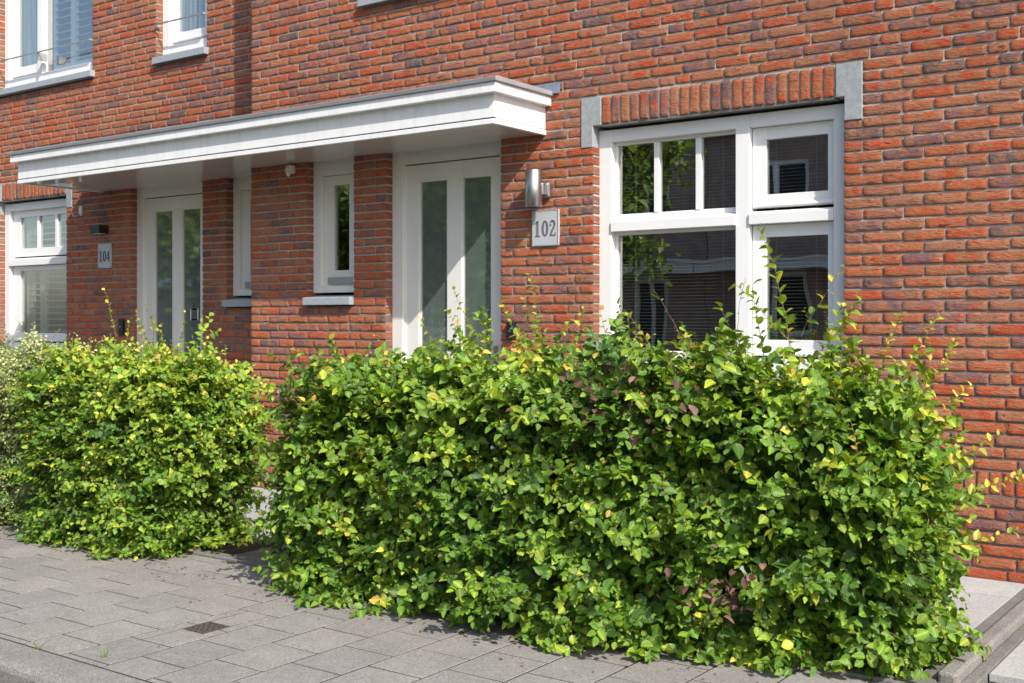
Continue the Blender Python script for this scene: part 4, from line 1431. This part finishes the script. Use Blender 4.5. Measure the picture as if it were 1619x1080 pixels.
    for (sx_, sy_, sz_, ln, lx, ly, dens, kind), own in allsh:
        dd = np.array([lx, ly, 1.0]); dd /= np.linalg.norm(dd)
        curve = np.array([g.normal(0, .10), g.normal(0, .06), -.03]) * ln
        q = np.array([sx_, sy_, sz_]) + dd * ln * ss + curve * ss ** 2 + np.cumsum(g.normal(0, .004, (K3, 3)), 0)
        L6 = [[] for _ in range(6)]
        nlv = max(2, int(ln / .023 * dens))
        for j in range(nlv):
            f = .12 + .88 * (j + .5) / nlv
            i0 = min(int(f * (K3 - 1)), K3 - 2); fr = f * (K3 - 1) - i0
            base = q[i0] + (q[i0 + 1] - q[i0]) * fr
            d = unit(q[i0 + 1] - q[i0])
            upv = unit(np.array([g.normal(0, .5), g.normal(-.3, .5), 1.0]))
            sd = unit(np.cross(d, np.array([g.normal(.1, .3), 1, g.normal(0, .3)]))) * (1 if j % 2 else -1)
            sc = {0: 1.2, 1: 1.75, 2: .6}[kind]
            bc = {0: .78, 1: .66, 2: 1.0}[kind]
            for lst, v in zip(L6, (base, unit(d * .7 + sd + g.normal(0, .25, 3)), unit(upv + .4 * d), g.uniform(.020, .042) * sc * (1 - .35 * f),
                                   g.uniform(.75, 1.05), (np.clip(bc + g.normal(0, .13), 0, 1), g.random()))): lst.append(v)
        if own:
            st = tubes_mesh('shoot', [q], [(.0018 if kind else .0016) * (1 - .55 * ss[:, 0])], M['redtwig' if kind == 2 else 'twig'], t, 4, O)
            leaves_mesh('shoot_leaves', *[np.array(v) for v in L6], M['leaf_brown' if kind == 2 else 'leaf'] , st, O)
        else:
            shp.append(q)
            for a_, b_ in zip(LV, L6): a_ += b_
    tubes_mesh('short_shoots', shp, np.repeat((.0018 * (1 - .55 * ss[:, 0]))[None], len(shp), 0), M['twig'], t, 4, O)['kind'] = 'stuff'
    leaves_mesh('short_shoot_leaves', *[np.array(v) for v in LV], m_leaf, t, O)['kind'] = 'stuff'
    return t

# shoots measured in the photograph: (x, y, z, length, lean x, lean y, leaf density, kind)
SH_R = [(-1.83, -1.75, 1.10, .50, -.05, .0, 1.0, 1), (-1.86, -1.75, 1.28, .20, -.75, 0, .9, 1), (-1.82, -1.74, 1.30, .22, .55, 0, .6, 1),
        (-1.80, -1.74, 1.15, .25, .6, 0, 1.0, 1), (-1.95, -1.75, 1.12, .28, -.15, 0, 1.0, 1), (-1.72, -1.76, 1.10, .22, .15, 0, 1.0, 1),
        (-2.28, -1.75, 1.12, .30, -.42, 0, .45, 2), (-2.05, -1.78, 1.12, .30, -.22, 0, .35, 2),
        (-2.62, -1.75, 1.10, .20, .10, 0, .8, 1), (-2.72, -1.72, 1.10, .22, -.1, 0, .8, 0),
        (-3.08, -1.75, 1.12, .33, -.08, 0, 1.3, 0), (-3.02, -1.78, 1.12, .26, -.35, 0, 1.2, 0), (-3.18, -1.75, 1.1, .24, -.3, 0, 1.1, 0),
        (-2.95, -1.72, 1.1, .22, .2, 0, 1.1, 0), (-3.45, -1.75, 1.12, .34, -.42, 0, .9, 0), (-3.50, -1.72, 1.1, .26, -.6, 0, 1.0, 0),
        (-3.42, -1.8, 1.1, .20, .1, 0, 1.0, 0), (-3.66, -1.75, 1.1, .24, -.7, 0, .9, 0), (-3.6, -1.7, 1.1, .20, -.2, 0, .9, 0),
        (-1.50, -1.75, 1.08, .22, .25, 0, 1.2, 0), (-1.42, -1.8, 1.05, .26, .45, 0, 1.1, 0), (-1.36, -1.75, 1.02, .24, .7, 0, 1.1, 0),
        (-1.34, -1.8, .92, .20, .9, 0, 1.2, 0), (-1.25, -1.8, .80, .20, 1.4, 0, 1.2, 0), (-1.22, -1.8, .66, .22, 1.8, 0, 1.2, 0),
        (-1.20, -1.8, .50, .16, 2.0, 0, 1.1, 0), (-1.64, -1.74, 1.1, .2, .1, 0, 1.2, 0), (-4.3, -1.85, 1.05, .18, -.3, 0, 1.1, 0),
        (-4.6, -1.85, .25, .22, -2.5, -.3, 1.0, 1), (-4.55, -2.0, .14, .24, -3.0, -.5, 1.0, 1), (-4.58, -1.8, .5, .18, -2.5, 0, 1.0, 1)]
def top_r(x):
    return -.02 + .035 * np.sin(x * 2.3 + 1) + .03 * np.sin(x * 5.1) + .02 * np.sin(x * 11.3 + 2) - .20 * np.clip((x + 1.72) / .42, 0, 1) ** 1.3
hedge('hornbeam_hedge', 'longest green leafy hedge, in front of door 102 and its broad window', -4.30, -1.38, -2.26, -1.46, 1.075, M['leaf'], 2700,
      shoots=SH_R, nshoot=85, brown=26, trunks=11, seed=5, topfun=top_r, yellow=.09, col_mu=.40, leafL=(.034, .076), draw=(1.10, .40), brown_at=((-2.35, 1.04, .12), (-2.15, 1.02, .09), (-2.55, .98, .09), (-1.95, .30, .10), (-4.3, .93, .08), (-3.0, .62, .06)))
def top_m(x):
    return .05 * np.sin((x + 5.5) * 2.2) - .08 * np.clip((x + 5.5) / .4, 0, 1)
SH_M = [(-6.42, -1.75, 1.15, .30, -.15, 0, 1.0, 0), (-6.15, -1.72, 1.12, .24, -.35, 0, .9, 0), (-6.05, -1.74, 1.12, .18, -.1, 0, .8, 0),
        (-5.95, -1.72, 1.12, .28, -.55, 0, .9, 0), (-5.9, -1.7, 1.12, .20, .1, 0, .8, 0), (-6.3, -1.8, 1.12, .16, .2, 0, 1, 0)]
hedge('hornbeam_hedge', 'bright yellow green leafy hedge between the path gap and the pale hedge', -6.68, -5.39, -2.24, -1.46, 1.075, M['leaf'], 1600,
      shoots=SH_M, nshoot=45, brown=5, trunks=6, seed=9, topfun=top_m, yellow=.15, col_mu=.46, leafL=(.029, .062))
hedge('variegated_hedge', 'pale mottled small leaved hedge at the far left edge', -10.6, -6.70, -2.14, -1.42, 1.06, M['leaf_pale'], 2900,
      nshoot=10, trunks=11, seed=13, yellow=.1, col_mu=.45, leafL=(.022, .038), wid=.95, round_l=0, round_r=0)

# scattered leaves and grit along the foot of the hedges
g = np.random.default_rng(4)
n = 420
xs = g.uniform(-9, -1.2, n); ys = -2.25 - np.abs(g.normal(0, .14, n)) ; ys = np.where(g.random(n) < .12, g.uniform(-3.5, -2.3, n), ys)
P_ = np.stack([xs, ys, np.full(n, .006)], 1)
D_ = np.stack([g.normal(0, 1, n), g.normal(0, 1, n), np.zeros(n)], 1)
N_ = np.stack([g.normal(0, .15, n), g.normal(0, .15, n), np.ones(n)], 1)
lit = leaves_mesh('leaf_litter', P_, D_, N_, g.uniform(.006, .022, n), g.uniform(.4, 1, n), np.stack([g.random(n), g.random(n)], 1), M['leaf_brown'], None)
tag(lit, 'tiny dry leaf crumbs on the paving along the hedges', None, None, 'stuff')

# weeds in the kerb joint
for i, (wx, wy, lab) in enumerate(((-4.00, -3.50, 'thin seeding grass tuft growing from the kerb joint below the drain cover'),
                                   (-4.32, -3.60, 'tiny green weed in the kerb joint left of the thin grass tuft'))):
    t = thing('grass_tuft', lab, 'weed', (wx, wy, 0), 'weeds in the kerb joint')
    g2 = np.random.default_rng(20 + i)
    nb = 9
    pol = []
    for b in range(nb):
        h = g2.uniform(.03, .06) if (b or i) else .10
        l = g2.normal(0, .35, 2) * (0.3 if b == 0 else 1)
        s = np.linspace(0, 1, 5)[:, None]
        pol.append(np.array([wx + g2.normal(0, .006), wy + g2.normal(0, .006), 0]) + np.array([l[0] * h, l[1] * h, h]) * s + np.array([l[0], l[1], -.3]) * h * .4 * s ** 2)
    mg = M.get('grass') or simple('grass blade', (.16, .22, .06), .6)
    M['grass'] = mg
    tubes_mesh('blade', pol, np.repeat(np.array([[.0016, .0015, .0013, .001, .0006]]), nb, 0), mg, t, 3, parent_org(t))

# ------------------------------------------------------------------ the other side of the street (seen in the glass)
sheet('far_sidewalk', -60, 40, -14.5, -10.9, 0.0, M['slab'], thick=.16)
def far_house(x0, x1, label):
    t = thing('terraced_house', label, 'house', ((x0 + x1) / 2, -20, 0), 'terraced houses across the street')
    o = parent_org(t)
    yw = -19.6
    W = x1 - x0
    mb = MB(*o)
    ops = [(x0 + .9, x0 + 2.7, 1.0, 2.5), (x0 + 3.3, x0 + 4.3, 0, 2.5), (x0 + .9, x0 + 2.7, 3.7, 5.2), (x0 + 3.5, x0 + 4.3, 3.7, 5.2)]
    xs_ = sorted({x0, x1} | {a for q in ops for a in q[:2]}); zs_ = sorted({0, 6.0} | {a for q in ops for a in q[2:]})
    for i in range(len(xs_) - 1):
        for j in range(len(zs_) - 1):
            mx, mz = (xs_[i] + xs_[i + 1]) / 2, (zs_[j] + zs_[j + 1]) / 2
            if any(q[0] < mx < q[1] and q[2] < mz < q[3] for q in ops): continue
            mb.box(xs_[i], xs_[i + 1], yw - .3, yw, zs_[j], zs_[j + 1])
    mb.build('wall', M['shade_brick'], t)
    mb = MB(*o)
    mb.prism([(yw + .3, 6.0), (yw - 7, 6.0), (yw - 3.4, 9.2)][::-1], x0, x1); mb.build('roof', M['roof'], t)
    for q in (ops[0], ops[2], ops[3]):
        mb = MB(*o); frame_mb(mb, *q, yw - .18, yw - .08, .12, .12, .12)
        mx = (q[0] + q[1]) / 2
        mb.box(mx - .06, mx + .06, yw - .17, yw - .085, q[2] + .12, q[3] - .12)
        f = mb.build('window', M['white'], t)
        mb = MB(*o); mb.box(q[0] + .1, q[1] - .1, yw - .14, yw - .135, q[2] + .1, q[3] - .1); mb.build('glass_pane', M['darkgap'], f)
    q = ops[1]
    mb = MB(*o); frame_mb(mb, q[0], q[1], 0, 2.5, yw - .18, yw - .08, .16, .16, .3)
    mb.box(q[0] + .45, q[0] + .55, yw - .17, yw - .085, .3, 2.34)
    f = mb.build('door', M['cream'], t)
    mb = MB(*o); mb.box(q[0] + .1, q[1] - .1, yw - .14, yw - .135, .2, 2.4); mb.build('glass_pane', M['darkgap'], f)
    mb = MB(*o); mb.box(x0 + .004, x1 - .004, yw, yw + .65, 2.55, 2.80); mb.box(x0 + .004, x1 - .004, yw, yw + .70, 2.80, 2.87); mb.build('canopy', M['fascia'], t)
for i in range(7):
    a = -40 + i * 5.4
    far_house(a, a + 5.38, 'brown brick terraced house number %d from the left, seen only as a reflection' % (i + 1))

def tree(x, y, h, r, label, seed):
    g = np.random.default_rng(seed)
    t = thing('street_tree', label, 'tree', (x, y, 0), 'street trees across the road')
    o = parent_org(t)
    mb = MB(*o)
    mb.tube([(x, y, -.1), (x + .03, y, h * .25), (x - .02, y + .03, h * .5), (x + .03, y, h * .75)], [.12, .09, .07, .03], 10)
    for k in range(9):
        a = g.uniform(0, 6.28); z0 = h * g.uniform(.3, .65); l = r * g.uniform(.5, .9)
        mb.tube([(x, y, z0), (x + math.cos(a) * l * .5, y + math.sin(a) * l * .5, z0 + l * .35), (x + math.cos(a) * l, y + math.sin(a) * l, z0 + l * .55)], [.04, .025, .01], 6)
    mb.build('trunk', M['bark'], t, smooth=True)
    n = 3600
    nc = 34
    C = unit(g.normal(0, 1, (nc, 3))) * (g.random((nc, 1)) ** .4) * np.array([r, r, h * .36]) * .85 + np.array([x, y, h * .60])
    k = g.integers(0, nc, n)
    P = C[k] + g.normal(0, 1, (n, 3)) * r * .17
    d = g.normal(0, 1, (n, 3)); d[:, 2] -= .4
    leaves_mesh('crown', P, d, g.normal(0, .6, (n, 3)) + np.array([0, 0, 1]), g.uniform(.13, .24, n), g.uniform(.8, 1.2, n),
                np.stack([np.clip(.4 + g.normal(0, .2, n), 0, 1), g.random(n)], 1), M['leaf_tree'], t, o)
for i, (x, y, h, r, lab) in enumerate(((-11.9, -13.2, 7.6, 1.6, 'small green street tree across the road, first from the right'),
                                       (-15.8, -13.2, 6.2, 2.1, 'round green street tree across the road, second from the right'),
                                       (-20.0, -13.2, 6.0, 2.0, 'green street tree across the road, third from the right'),
                                       (-25.5, -13.2, 6.6, 2.6, 'widest green street tree across the road, at its far left'))):
    tree(x, y, h, r, lab, 40 + i)
